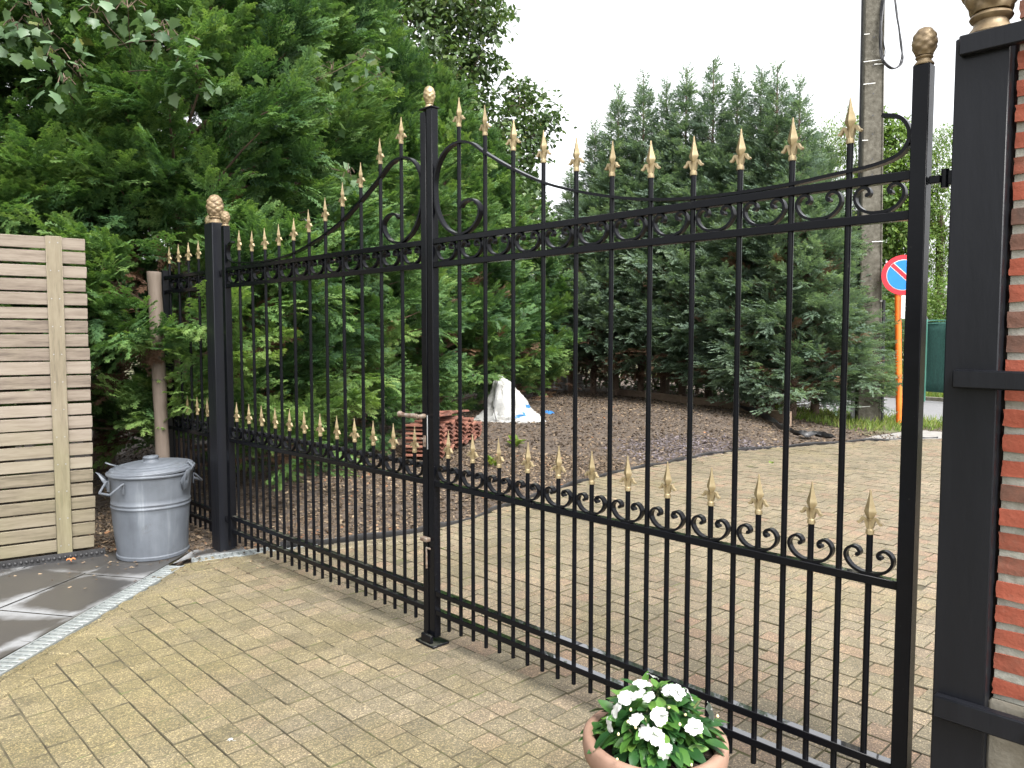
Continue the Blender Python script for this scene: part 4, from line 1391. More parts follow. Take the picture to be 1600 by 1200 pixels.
g = M(); g.tube([(0, -.03, zt + .03), (Ln, -.03, zt + .03)], .014, 8); g.tube([(0, -.03, zt - .04), (Ln, -.03, zt - .03)], .010, 8); g.obj('top_wire', M_NETPOST, nf)

# ------------------------------------------------------------------ roof tiles
def tile_mesh():
    g = M(); g.sharp = 40
    NX, L, Wd = 14, .40, .25
    vs, fs = [], []
    for y in (0, L):
        for zo in (0, .014):
            for i in range(NX + 1):
                x = (i / NX - .5) * Wd
                vs.append((x, y, zo + .019 * sin(i / NX * 2 * pi * 1.0 + .6)))
    n1 = NX + 1
    idx = lambda yy, zz, i: (yy * 2 + zz) * n1 + i
    for i in range(NX):
        fs += [(idx(0, 1, i), idx(0, 1, i + 1), idx(1, 1, i + 1), idx(1, 1, i)), (idx(0, 0, i), idx(1, 0, i), idx(1, 0, i + 1), idx(0, 0, i + 1)),
               (idx(0, 0, i), idx(0, 0, i + 1), idx(0, 1, i + 1), idx(0, 1, i)), (idx(1, 0, i), idx(1, 1, i), idx(1, 1, i + 1), idx(1, 0, i + 1))]
    fs += [(idx(0, 0, 0), idx(0, 1, 0), idx(1, 1, 0), idx(1, 0, 0)), (idx(0, 0, NX), idx(1, 0, NX), idx(1, 1, NX), idx(0, 1, NX))]
    g.add(vs, fs)
    return g.mesh('roof_tile')
TM = tile_mesh(); TM.materials.append(M_TILE)
random.seed(12)
ta, tb = Vector((-.78, 8.15, 0)), Vector((-.36, 9.9, 0))
td = (tb - ta).normalized(); tn = Vector((-td.y, td.x, 0))
counts = [8, 8, 8, 6, 6, 4]
for ci, cnt in enumerate(counts):
    for row in range(1):
        for k in range(cnt + (row and 1)):
            o = bpy.data.objects.new('roof_tile', TM); COL.objects.link(o)
            p = ta + td * (.13 + ci * .285) + tn * (row * .42)
            o.location = (p.x + random.gauss(0, .010), p.y + random.gauss(0, .010), tz(p.x, p.y) + .045 + k * .046)
            o.rotation_euler = (random.gauss(0, .008), random.gauss(0, .014), atan2(tn.y, tn.x) - pi / 2 + random.gauss(0, .03))
            tag(o, 'weathered red clay roof tile in the stacks on the mulch beside the hedge', 'roof tile', 'red roof tiles stacked behind the gate')
for k, (s, q, rz_) in enumerate(((.2, .1, 1.45), (.55, .16, 1.7), (.9, .1, 1.3))):
    o = bpy.data.objects.new('roof_tile', TM); COL.objects.link(o)
    p = ta + td * (s + .2) + tn * q
    o.location = (p.x, p.y, tz(p.x, p.y) + .045 + (8.5 - k * .5) * .046)
    o.rotation_euler = (.05, .04, atan2(tn.y, tn.x) + rz_ - pi / 2)
    tag(o, 'weathered red clay roof tile laid crosswise on top of the tile stacks', 'roof tile', 'red roof tiles laid across the stacks')

# ------------------------------------------------------------------ bags
def sack(name, label, cat, loc, prof, mats, seed, seg=36, apex=(0, 0), group=None, rough=.03, blue=None, rz=0):
    """prof: list of (z, rx, ry, cx, cy); creased cloth body"""
    r = np.random.default_rng(seed)
    a1, a2, p1, p2 = r.uniform(0, 6, 4)
    Pz = catmull([tuple(q) for q in prof], 4)
    g = M(); g.sharp = 32
    vs, fs, mi = [], [], []
    nR = len(Pz)
    for i, (z, rx, ry, cx, cy) in enumerate(Pz):
        for k in range(seg):
            a = 2 * pi * k / seg
            cr = 1 + rough * 2.2 * (abs(sin(2.5 * a + p1 + z * 1.5)) - .5) + rough * 1.5 * (abs(sin(4.5 * a + p2 - z * 3)) - .5) + r.normal(0, rough * .35)
            vs.append((cx + rx * cos(a) * cr, cy + ry * sin(a) * cr, z + r.normal(0, rough * .15) * (i > 0)))
    for i in range(nR - 1):
        for k in range(seg):
            fs.append((i * seg + k, i * seg + (k + 1) % seg, (i + 1) * seg + (k + 1) % seg, (i + 1) * seg + k))
    fs.append(tuple(range(seg))[::-1]); fs.append(tuple((nR - 1) * seg + k for k in range(seg)))
    g.add(vs, fs)
    root = thing(name, label, cat, loc, rz, group)
    o = g.obj('cloth', mats, root)
    if blue:
        for p in o.data.polygons:
            c = p.center
            if blue(c): p.material_index = 1
    return root
bb = ground(797, 660, .12)
bag = sack('bulk_bag', 'large crumpled white bulk bag slumped on the mulch with blue print', 'bulk bag', (bb.x - .03, bb.y - .15, .10),
           [(0, .56, .36, 0, 0), (.06, .53, .36, .0, 0), (.13, .44, .33, .02, 0), (.24, .33, .27, .02, 0), (.38, .275, .22, -.01, 0), (.52, .19, .15, -.05, 0), (.64, .12, .10, -.10, 0), (.73, .03, .03, -.13, 0), (.745, .006, .006, -.13, 0)],
           [M_BAG, M_BLUE], 4, 48, rough=.07, blue=lambda c: (.10 < c.x < .26 and .14 < c.z < .20 and c.y < 0) or (.27 < c.x < .34 and .26 < c.z < .32 and c.y < .1))
g = M(); g.sharp = 60
for i, pts in enumerate(([(-.62, -.1), (-.52, -.26), (-.2, -.33), (.1, -.36), (.02, -.2), (-.4, -.02)], [(.3, -.30), (.55, -.22), (.62, -.05), (.5, .1), (.3, 0)])):
    c = np.mean(pts, 0)
    vs = [(c[0], c[1], .075)] + [(x, y, .012 + .015 * (k % 2)) for k, (x, y) in enumerate(pts)]
    g.add(vs, [(0, 1 + k, 1 + (k + 1) % len(pts)) for k in range(len(pts))])
o = g.obj('flap', M_BAG, bag); md = o.modifiers.new('thick', 'SOLIDIFY'); md.thickness = .006
p = catmull([(-.13, -.02, .74), (-.165, -.10, .62), (-.19, -.20, .42), (-.20, -.29, .25), (-.17, -.34, .10)], 5)
g = M(); g.tube([(x, y - .02, z) for x, y, z in p], .006, 6); g.obj('seam_cord', M_CABLE, bag)
bs_ = ground(857, 650, .12)
sack('plastic_sheet', 'small scrap of bright blue plastic lying beside the white bulk bag', 'plastic sheet', (bs_.x, bs_.y, .11), [(0, .12, .10, 0, 0), (.05, .10, .09, 0, 0), (.09, .03, .03, -.02, 0)], [M_BLUE], 6, 20, rough=.08)
for k, (px, py, sx, hz, lab, mm) in enumerate(((858, 608, .16, .30, 'small crumpled pale sack half hidden at the hedge foot, leftmost of the three', M_BAGGREY), (876, 610, .17, .36, 'upright pale beige rubble sack between two other sacks at the hedge foot', M_BAG), (898, 611, .19, .38, 'upright white rubble sack with open top, rightmost at the hedge foot', M_BAG))):
    b = ground(px, py, .15)
    sack('rubble_sack', lab, 'sack', (b.x, b.y, .14), [(0, sx * .8, sx * .7, 0, 0), (.05, sx, sx * .85, 0, 0), (hz * .5, sx * .98, sx * .8, .01, 0), (hz * .8, sx * .93, sx * .7, .0, 0), (hz, sx * 1.02, sx * .6, -.01, 0), (hz * 1.02, sx * .85, sx * .5, 0, 0), (hz * .86, sx * .7, sx * .45, 0, 0)], [mm], 30 + k, 28, rough=.05, group='sacks at the foot of the far hedge')
b = ground(833, 612, .15)
sack('tarpaulin_heap', 'drab olive tarpaulin heap in the dark corner of the hedge', 'tarpaulin', (b.x, b.y, .13), [(0, .34, .3, 0, 0), (.1, .33, .28, 0, 0), (.3, .24, .2, .03, 0), (.45, .10, .1, .06, 0), (.48, .03, .03, .06, 0)], [simple('olive_tarpaulin', [(.3, (.07, .065, .045)), (.7, (.15, .135, .10))], 6, .7)], 44, 28, rough=.08)

# ------------------------------------------------------------------ edging boards, liner, stakes
bl = [(960, 616), (1010, 622), (1065, 629), (1120, 634), (1172, 642), (1236, 655)]
bp_ = [ground(x, y, .17) for x, y in bl]
for i, (a, b) in enumerate(zip(bp_[:-1], bp_[1:])):
    d = b - a
    t_ = thing('timber_edging', ['brown timber edging board at the hedge foot, farthest board, behind the rubble sacks', 'brown timber edging board second from the far end at the hedge foot', 'brown timber edging board in the middle of the row at the hedge foot', 'brown timber edging board next to the black liner at the hedge foot', 'brown timber edging board under the right-hand conifer, partly covered by black liner'][i], 'edging board', (a.x, a.y, tz(a.x, a.y) - .04), atan2(d.y, d.x), 'edging boards below the back trees')
    g = M(); g.box(0, d.length - .01, -.014, .014, 0, .17, .004); g.obj('board', M_BOARD, t_)
    g = M(); g.box(d.length * .9, d.length * .9 + .05, .0145, .06, -.1, .19, .004); g.obj('peg', M_BOARD, t_)
ln = thing('pond_liner', 'crumpled black plastic liner draped over the end of the edging boards', 'plastic liner', (0, 0, 0))
lpath = [ground(x, y, .16) for x, y in ((1152, 640), (1180, 645), (1200, 652), (1222, 661), (1245, 668), (1272, 668), (1300, 672))]
cp = catmull([(p.x, p.y - .06, p.z) for p in lpath], 5)
g = M(); vs = []
for i, (x, y, z) in enumerate(cp):
    w = .20 * sin(pi * min(1, (i + 2) / len(cp))) + .04
    for j in range(5):
        s = (j / 4 - .5)
        vs.append((x - .05 * s, y + w * s * 1.1, tz(x, y) + .05 + .05 * cos(s * 3) + .022 * sin(i * 1.1 + j * 1.7)))
g.add(vs, [(i * 5 + j, i * 5 + j + 1, i * 5 + j + 6, i * 5 + j + 5) for i in range(len(cp) - 1) for j in range(4)])
o = g.obj('sheet', M_BLACKPL, ln); md = o.modifiers.new('thick', 'SOLIDIFY'); md.thickness = .006

# strip of black edging between bed and paving
es = thing('edging_strip', 'thin wavy black plastic edging strip between the bark bed and the paving', 'edging strip', (0, 0, 0))
ep = catmull([(x, y) for x, y in EDGE[1:-1]], 14)
g = M(); vs = []
for i, (x, y) in enumerate(ep):
    w = .02 * sin(i * .55) + .012 * sin(i * 1.7 + 1)
    a = np.array(ep[max(i - 1, 0)]); b = np.array(ep[min(i + 1, len(ep) - 1)]); t = (b - a) / np.linalg.norm(b - a); n_ = np.array([-t[1], t[0]])
    h = .020 + .010 * sin(i * .9) + (.02 if i < 16 else 0)
    for off, z in ((.00 + w * .3, -.02), (.004 + w * .4, h), (.013 + w * .6, h + .004), (.022 + w * .6, h - .012)):
        p = np.array([x, y]) + n_ * (off + .005)
        vs.append((p[0], p[1], z))
g.add(vs, [(i * 4 + j, i * 4 + j + 1, i * 4 + j + 5, i * 4 + j + 4) for i in range(len(ep) - 1) for j in range(3)])
o = g.obj('strip', M_BLACKPL, es); md = o.modifiers.new('thick', 'SOLIDIFY'); md.thickness = .005

for k, (px, py, h, w, lab) in enumerate(((916, 607, .62, .05, 'grey wooden stake beside the white rubble sack at the hedge foot'), (1045, 626, .68, .05, 'pale grey wooden stake in front of the conifer trunks, middle of the back row'), (1112, 630, .62, .055, 'brown wooden stake at the hedge foot, right of the other stakes'))):
    b = ground(px, py, .16)
    t_ = thing('wooden_stake', lab, 'stake', (b.x, b.y + .08, .1), random.uniform(-.2, .2), 'stakes along the back hedge')
    g = M(); g.box(-w / 2, w / 2, -w / 2, w / 2, 0, h, .005); g.box(-w / 2 - .002, w / 2 + .002, -w / 2 - .002, w / 2 + .002, h - .08, h - .06, .001); g.obj('stake', M_LOG, t_)

# small fallen things
def fallen(name, label, cat, p, s, mat, rz):
    g = M(); g.sharp = 180
    out = [(0, -.5), (.18, -.2), (.5, -.25), (.38, .0), (.55, .3), (.2, .25), (0, .6), (-.2, .25), (-.55, .3), (-.38, 0), (-.5, -.25), (-.18, -.2)]
    g.add([(0, 0, .10)] + [(x, y, .02 + .16 * (i % 2)) for i, (x, y) in enumerate(out)], [(0, 1 + i, 1 + (i + 1) % 12) for i in range(12)])
    r = thing(name, label, cat, p, rz)
    o = g.obj('blade', mat, r); o.scale = (s, s, s)
    md = o.modifiers.new('thick', 'SOLIDIFY'); md.thickness = .01
    g = M(); g.tube([(0, -.5 * s, .02 * s), (.05 * s, -.8 * s, .05 * s), (.1 * s, -1.0 * s, .03 * s)], .02 * s, 6); g.obj('stalk', mat, r)
p = ground(111, 877, .02); fallen('fallen_leaf', 'crisp orange fallen leaf at the foot of the slatted fence', 'leaf', (p.x, p.y, .03), .055, M_LEAFFALL, .5)
p = ground(360, 1156, .004); fallen('fallen_petal', 'single white petal lying on the pavers left of the gate stop', 'petal', (p.x, p.y, .004), .022, M_PETAL, 1.2)

# ------------------------------------------------------------------ vegetation
def frond_template(pairs=8, seed=1):
    r = random.Random(seed)
    v, f, t = [], [], []
    def blade(x0, y0, ang, L, w):
        b = len(v)
        c, s = cos(ang), sin(ang)
        for u, q in ((0, -1), (0, 1), (1, 0)):
            x = x0 + c * u * L - s * q * w; y = y0 + s * u * L + c * q * w
            v.append((x, y, -.20 * x * x - .5 * y * y + r.uniform(-.03, .03)))
            t.append(.20 * u + .12 * x - .12)
        f.append((b, b + 1, b + 2))
    for i in range(pairs):
        x = .04 + .84 * i / (pairs - 1)
        env = .36 * sin(pi * min(1, .25 + .68 * x)) ** .8
        for s in (-1, 1):
            a = s * (radians(44) - .30 * x + r.uniform(-.18, .18))
            L = env * r.uniform(.7, 1.2)
            blade(x + r.uniform(-.03, .03), 0, a, L, .044)
            for fr_, s2 in ((.30, 1), (.48, -1)):
                if L * (1 - fr_) > .07:
                    blade(x + cos(a) * L * fr_, sin(a) * L * fr_, a + s2 * (.60 + r.uniform(-.15, .15)), L * (1 - fr_) * .9, .034)
    blade(.74, 0, 0, .30, .040)
    for s2 in (-1, 1): blade(.82, 0, s2 * .45, .18, .034)
    return np.array(v), [np.array(f)], np.array(t)
FT = frond_template(5, 1)
FT2 = frond_template(4, 5)


def conifer_mesh(H, R, nb, seed, dens=60, fs=(.16, .27), bottom=.12, low=0.0, tmpl=FT, upto=1e9, taper=1.0, lead=.14, nf=15, plume=1.0):
    """returns crown arrays and limb paths; local origin at trunk base"""
    r = np.random.default_rng(seed)
    P, D, Nn, Sc, Ti = [], [], [], [], []
    limbs = []
    ga = 2.399963
    for i in range(nb):
        h = (i + r.uniform(0, 1)) / nb
        zb = bottom + (H - bottom) * h ** 1.0 * .93
        if zb > upto and r.random() < .55: continue
        az = i * ga + r.normal(0, .25)
        prof = (1 - h) ** (.62 * taper) * .92 + (.10 if taper < 1.5 else .05)
        if h < .12: prof *= .75 + 2 * h
        L = R * prof * r.uniform(.72, 1.18)
        el = radians(8 + 42 * h + r.normal(0, 7)) + (low if h < .3 else 0)
        u = np.array([cos(az), sin(az), 0.0]); lat = np.array([-sin(az), cos(az), 0.0])
        sag = r.uniform(.05, .22)
        def pt(s): return np.array([0, 0, zb]) + np.outer(s, u) * L * cos(el) + np.outer(L * (sin(el) * s + .18 * s ** 2 - sag * s ** 3), [0, 0, 1.0])
        s_ = np.linspace(0, 1, 6)
        limbs.append((pt(s_), .008 + .010 * L))
        tp_ = min(1.0, .52 + 1.1 * (1 - h)) if taper > 1.5 else 1.0
        nsub = max(2 if taper > 1.5 else 4, int(dens * (L + .2 * tp_) * .13))
        tb_ = r.normal(0, .10)
        Z3 = np.array([0, 0, 1.0])
        bd = u * cos(el) + Z3 * sin(el)
        for k in range(nsub):
            s0 = 1 - abs(r.normal(0, .38)) if k else 1.0
            s0 = float(np.clip(s0, .2, 1.0))
            side = r.normal(0, .75)
            SL = r.uniform(.22, .42) * (.65 + .45 * min(L, 1.2)) * plume * tp_
            o = pt(np.array([s0]))[0] + lat * side * .10 * L + Z3 * r.normal(0, .09) * L
            sd_ = bd * r.uniform(.7, 1.0) + lat * side * .75 + Z3 * r.normal(.22, .28)
            sd_ = sd_ / np.linalg.norm(sd_)
            sl_ = np.cross(sd_, Z3 + r.normal(0, .35, 3)); sl_ /= np.linalg.norm(sl_)
            sn_ = np.cross(sl_, sd_)
            m = max(6, int(nf * r.uniform(.75, 1.25) * tp_))
            t = r.uniform(0, 1, m) ** .8; t[0] = 1.0
            sg = np.where(np.arange(m) % 2 == 0, 1.0, -1.0)
            p = o + sd_[None] * (t * SL)[:, None] + sn_[None] * (SL * (.14 * t - .20 * t * t) + r.normal(0, .025, m))[:, None] + sl_[None] * (r.normal(0, .018, m))[:, None]
            d = sd_[None] * (.75 + .5 * t)[:, None] + sl_[None] * (sg * (1.0 - .75 * t) + r.normal(0, .15, m))[:, None] + sn_[None] * r.normal(.05, .22, m)[:, None]
            P.append(p); D.append(d); Nn.append(sn_[None] + r.normal(0, .35, (m, 3)))
            Sc.append(r.uniform(*fs, m) * (1.12 - .45 * t) * (.45 + .55 * tp_))
            Ti.append(np.clip(.32 + tb_ + r.normal(0, .06) + .26 * t * r.uniform(.5, 1) + r.normal(0, .06, m), .03, .95))
    # leader
    n = int(70 * lead * H)
    if n > 0:
        z = H * (1 - lead) + H * lead * r.uniform(0, 1, n) ** .8
        az = r.uniform(0, 2 * pi, n)
        k = np.clip((H - z) / (H * lead), 0.05, 1)
        p = np.stack([np.cos(az) * .12 * k, np.sin(az) * .12 * k, z], -1)
        d = np.stack([np.cos(az) * .7, np.sin(az) * .7, r.uniform(.5, 1.3, n)], -1)
        P.append(p); D.append(d); Nn.append(np.array([0, 0, 1.])[None] * .3 + r.normal(0, .6, (n, 3))); Sc.append(r.uniform(.10, .20, n)); Ti.append(r.uniform(.35, .65, n))
    P = np.concatenate(P); D = np.concatenate(D); Nn = np.concatenate(Nn); Sc = np.concatenate(Sc); Ti = np.concatenate(Ti)
    V, Fs, T = scatter(tmpl[0], tmpl[1], P, D, Nn, Sc, tmpl[2], Ti)
    return np_mesh('crown', V, Fs, T), limbs


def conifer(label, loc, H, R, nb, seed, mat, group, trunk_r=.09, rz=0.0, **kw):
    root = thing('conifer_tree', label, 'conifer tree', loc, rz, group)
    me, limbs = conifer_mesh(H, R, nb, seed, **kw)
    link('crown', me, root, mat)
    g = M(); g.tube([(0, 0, -.1), (.01, .0, H * .3), (-.01, .01, H * .65), (0, 0, H)], [trunk_r, trunk_r * .75, trunk_r * .4, .006], 10); g.obj('trunk', M_BARK, root)
    g = M()
    for p, rr in limbs: g.tube([tuple(q) for q in p], [rr * (1 - .8 * k / 5) for k in range(6)], 5, cap=False)
    g.obj('limbs', M_TWIG, root)
    return root


GH = 'tall conifers of the hedge on the left'
near = [
    ((-5.5, 5.5), 6.6, 1.45, 150, 'bushy green conifer at the left edge, rising behind the middle of the slatted fence'),
    ((-4.4, 6.6), 6.8, 1.5, 165, 'bushy green conifer rising behind the right end of the slatted fence and the log post'),
    ((-3.0, 7.0), 7.0, 1.6, 180, 'bright green conifer reaching through the fixed iron fence behind the dustbin'),
    ((-2.45, 8.75), 6.6, 1.45, 160, 'conifer seen through the middle of the left gate leaf'),
    ((-1.95, 10.6), 6.0, 1.4, 150, 'conifer just behind the red tile stacks'),
    ((-1.2, 12.5), 5.4, 1.3, 130, 'conifer directly left of the white bulk bag'),
    ((-.55, 14.2), 5.0, 1.2, 120, 'conifer behind the white bulk bag'),
    ((.15, 15.9), 4.6, 1.1, 110, 'conifer in the dark corner above the olive tarpaulin heap'),
]
for i, ((x, y), H, R, nb, lab) in enumerate(near):
    k = dict(dens=92 if i < 4 else 80, fs=(.14, .235), bottom=.12, nf=19)
    if i == 1: k['bottom'] = .75
    root = conifer(lab, (x, y, tz(x, y)), H, R, nb, 100 + i, M_LEYL, GH, **k)
    dm, _ = conifer_mesh(2.2, R * .8, 16, 400 + i, dens=34, fs=(.14, .22), bottom=.15, taper=.5, lead=.0, nf=12)
    link('dead_foliage', dm, root, M_DEAD)

GB = 'blue-green conifers along the back of the bed'
# (pixel x of the tip, pixel y of the tip, depth)
back = [(893, 262, 17.6, 'low blue-green conifer at the left end of the back row beside the sacks'), (930, 190, 17.0, 'blue-green conifer behind the left stake of the back row, shorter than its neighbours'), (966, 136, 16.4, 'blue-green conifer in the back row, leftmost of those with tall thin tips'), (1006, 116, 16.0, 'blue-green back-row conifer with its tip above the lowest point of the gate arch'),
        (1042, 128, 15.6, 'blue-green conifer in the back row above the pale grey stake'), (1073, 106, 15.2, 'blue-green conifer in the back row just right of the pale grey stake'), (1115, 97, 14.7, 'tallest blue-green conifer of the back row, over the right-hand brown stake'), (1153, 108, 14.3, 'blue-green conifer in the back row just right of the tallest one'),
        (1190, 108, 13.8, 'blue-green conifer in the back row, fourth from the utility pole'), (1215, 103, 13.3, 'blue-green conifer in the back row, third from the utility pole'), (1250, 126, 12.7, 'blue-green conifer second nearest the pole, sweeping down to the verge'), (1284, 205, 13.4, 'shorter blue-green conifer nearest the utility pole, partly behind its taller neighbour')]
var = [conifer_mesh(6.6, 1.35, 165, 200 + j, dens=70, fs=(.15, .25), bottom=(.75, .55, .3)[j], tmpl=FT2, nf=17, taper=1.75, lead=.20, plume=1.05) for j in range(3)]
protos = {}
for i, (px, py, Y, lab) in enumerate(back):
    tp = at(px, py, Y)
    b = (tp.x, Y, tz(tp.x, Y))
    H = tp.z - b[2]
    j = 2 if i >= 9 else (1 if i in (4, 6, 8) else 0)
    if j not in protos:
        root = thing('conifer_tree', lab, 'conifer tree', b, 0, GB)
        link('crown', var[j][0], root, M_LEYB)
        g = M(); g.tube([(0, 0, -.1), (.01, .0, 2), (-.01, .01, 4.4), (0, 0, 6.6)], [.075, .06, .03, .006], 10); g.obj('trunk', M_BARK, root)
        g = M()
        for p, rr in var[j][1]: g.tube([tuple(q) for q in p], [rr * (1 - .8 * k / 5) for k in range(6)], 5, cap=False)
        rd2 = np.random.default_rng(77 + j)
        for k in range(60):   # bare dead lower twigs
            a = rd2.uniform(0, 6.28); z0 = rd2.uniform(.1, 1.2); L = rd2.uniform(.3, .8)
            g.tube([(0, 0, z0), (cos(a) * L * .5, sin(a) * L * .5, z0 + .06), (cos(a + .2) * L, sin(a + .2) * L, z0 - .04 + rd2.normal(0, .08))], [.008, .005, .002], 4, cap=False)
        g.obj('limbs', M_TWIG, root)
        dm, _ = conifer_mesh(3.2, 1.0, 34, 440 + j, dens=36, fs=(.14, .22), bottom=.35, taper=.5, lead=.0, nf=12)
        link('dead_foliage', dm, root, M_DEAD)
        protos[j] = root
    else:
        root = dup(protos[j])
        root['label'] = lab
    root.location = b
    root.rotation_euler = (0, 0, i * 1.7)
    sxy = (1.0, .92, 1.04)[i % 3]
    root.scale = (sxy, sxy, H / 6.6)


# broadleaf crowns from leaf clumps
def leaf_poly(kind):
    if kind == 'maple':
        o = [(0, 0), (-.04, .26), (.02, .46), (.24, .40), (.40, .62), (.58, .36), (1.0, 0), (.58, -.36), (.40, -.62), (.24, -.40), (.02, -.46), (-.04, -.26)]
        v = [(x, y, -.25 * y * y - .1 * x * x) for x, y in o] + [(.35, 0, .05)]
        f = [np.array([(12, i, (i + 1) % 12) for i in range(12)])]
        return np.array(v), f
    if kind == 'round':
        v = [(0, 0, 0), (.35, -.32, .06), (.8, -.22, .02), (1, 0, -.1), (.8, .22, .02), (.35, .32, .06)]
        return np.array(v), [np.array([(0, 1, 2, 3), (0, 3, 4, 5)])]
    v = [(0, 0, 0), (.4, -.12, .02), (1, 0, -.1), (.4, .12, .02)]
    return np.array(v), [np.array([(0, 1, 2, 3)])]


def clumps(blobs, per, size, kind, seed, droop=.3, tone=.45, var_=.2):
    """blobs: (centre, radius). leaves in sub-clumps through each blob, denser towards its skin"""
    r = np.random.default_rng(seed)
    tv, tf = leaf_poly(kind)
    P, D, Nn, T = [], [], [], []
    for c, R in blobs:
        c = np.array(c)
        ns = max(4, int(per[0] * R * R))
        th = r.normal(size=(ns, 3)); th /= np.linalg.norm(th, axis=1)[:, None]
        cen = c + th * (R * r.uniform(.35, 1.0, ns) ** .5)[:, None]
        for q in cen:
            n = max(3, int(r.normal(per[1], per[1] * .25)))
            sr = r.uniform(.10, .22) * (1 if R > .4 else .7)
            p = q + r.normal(0, 1, (n, 3)) * sr * np.array([1, 1, .6])
            out = norm(p - c)
            P.append(p)
            D.append(out * .6 + r.normal(0, .7, (n, 3)) + np.array([0, 0, -droop]))
            Nn.append(np.array([0, 0, 1.0]) + out * .4 + r.normal(0, .45, (n, 3)))
            T.append(np.clip(r.normal(tone + r.normal(0, .12), var_ * .6, n), .02, 1))
    P = np.concatenate(P); D = np.concatenate(D); Nn = np.concatenate(Nn); T = np.concatenate(T)
    return scatter(tv, tf, P, D, Nn, r.uniform(size * .7, size * 1.25, len(P)), np.zeros(len(tv)), T)


def limb_set(base, trunk_top, blobs, tr, seed):
    r = random.Random(seed)
    g = M()
    tt = Vector(trunk_top)
    for c, R in blobs:
        c = Vector(c)
        s = tt.lerp(Vector(base), r.uniform(0, .35))
        mid = s.lerp(c, .5) + Vector((r.gauss(0, .15), r.gauss(0, .15), r.uniform(0, .3)))
        rr = tr * .22 * min(1, .5 + R * .4)
        g.tube(catmull([tuple(s), tuple(mid), tuple(c)], 4), [rr * (1 - .85 * k / 8) for k in range(9)], 6, cap=False)
        for _ in range(5):
            e = c + Vector((r.gauss(0, 1), r.gauss(0, 1), r.gauss(0, .7))) * R * .6
            g.tube([tuple(c), tuple(c.lerp(e, .5) + Vector((0, 0, .05))), tuple(e)], [rr * .3, rr * .2, .004], 5, cap=False)
    return g


def broadleaf(name, label, cat, base, trunk_top, blobs, tr, mat, per, size, kind, seed, group=None, **kw):
    root = thing(name, label, cat, base, 0, group)
    b = Vector(base)
    lb = [((Vector(c) - b), R) for c, R in blobs]
    V, Fs, T = clumps(lb, per, size, kind, seed, **kw)
    link('crown', np_mesh('crown', V, Fs, T), root, mat)
    t = Vector(trunk_top) - b
    g = M(); g.tube(catmull([(0, 0, -.1), tuple(t * .5 + Vector((.08, .05, 0))), tuple(t)], 5), [tr * (1.15 - .55 * k / 10) for k in range(11)], 12); g.obj('trunk', M_BARK, root)
    limb_set((0, 0, 0), t, lb, tr, seed).obj('limbs', M_BARK, root)
    return root


Yb = 14.8
oak = [(at(x, y, Yb + dy), r_ / F * Yb) for x, y, r_, dy in (
    (560, 20, 70, 0), (610, -60, 90, .5), (690, -40, 85, 0), (745, 8, 44, -.3), (770, 42, 22, -.3), (640, 60, 80, -.4), (715, 95, 50, 0), (590, 130, 75, -.6), (665, 160, 70, -.5), (730, 150, 45, .3), (755, 95, 26, 0), (748, 205, 40, 0), (700, 235, 60, -.3),
    (620, 220, 65, -.6), (545, 200, 60, -.6), (500, 90, 60, -.2), (510, -20, 70, 0), (770, 265, 50, .4), (728, 310, 60, 0), (800, 330, 45, .3), (760, 370, 55, .2), (822, 395, 30, .2), (830, 175, 36, .8), (812, 150, 26, .8), (800, 205, 36, .6), (850, 205, 22, .9), (835, 240, 26, .9), (862, 188, 10, .9), (790, 240, 30, .6))]
broadleaf('broadleaf_tree', 'tall broadleaf tree whose crown rises above the centre of the gate', 'tree', (-2.9, 15.6, .1), (-2.1, 15.0, 4.2), oak, .22, M_BROAD, (190, 13), .115, 'round', 301)

for i, (px, Y, lab) in enumerate(((870, 19.6, 'low dark shrub in the far corner of the back hedge, behind the sacks'), (945, 18.8, 'low dark shrub behind the conifer trunks left of the pale grey stake'), (1020, 17.9, 'low dark shrub behind the conifer trunks beside the pale grey stake'), (1085, 17.0, 'low dark shrub behind the conifer trunks right of the pale grey stake'), (1150, 16.0, 'low dark shrub behind the brown stake under the tallest conifer'))):
    c = at(px, 600, Y)
    bl_ = [((c.x + dx, Y + dy, hz), rr_) for dx, dy, hz, rr_ in ((-.5, 0, .45, .5), (.1, .2, .6, .55), (.6, -.1, .45, .5), (0, .1, 1.15, .45), (.45, .2, 1.1, .42), (-.45, .1, 1.1, .45), (.1, .2, 1.6, .4))]
    broadleaf('low_shrub', lab, 'shrub', (c.x, Y, -.08), (c.x, Y, .5), bl_, .05, M_BROAD, (70, 9), .12, 'round', 360 + i, group='shrubs behind the back trunks', tone=.12)

# sycamore whose big leaves poke out of the conifers
Ys = 5.55
syc = [(at(x, y, Ys + dy), r_ / F * Ys) for x, y, r_, dy in ((45, 8, 40, 0), (25, 40, 22, 0), (70, 40, 16, 0), (85, 80, 26, -.1), (115, 105, 22, -.15), (98, 130, 12, -.15), (150, 20, 30, .1), (200, 12, 28, .1), (265, 62, 24, .1), (285, 90, 28, .1), (310, 110, 16, .1), (250, 40, 16, .1))]
syc += [(at(x, y, 7.6), r_ / F * 7.6) for x, y, r_ in ((565, 90, 22), (590, 120, 18), (520, 110, 16), (505, 175, 14), (440, 20, 26), (390, 5, 24), (545, 270, 12))]
broadleaf('sycamore_tree', 'sycamore with large pale lobed leaves poking out of the hedge at top left', 'tree', (-4.0, 7.4, .1), (-3.6, 6.9, 3.2), syc, .10, M_MAPLE, (230, 3.2), .085, 'maple', 311, droop=.6, tone=.42, var_=.3)

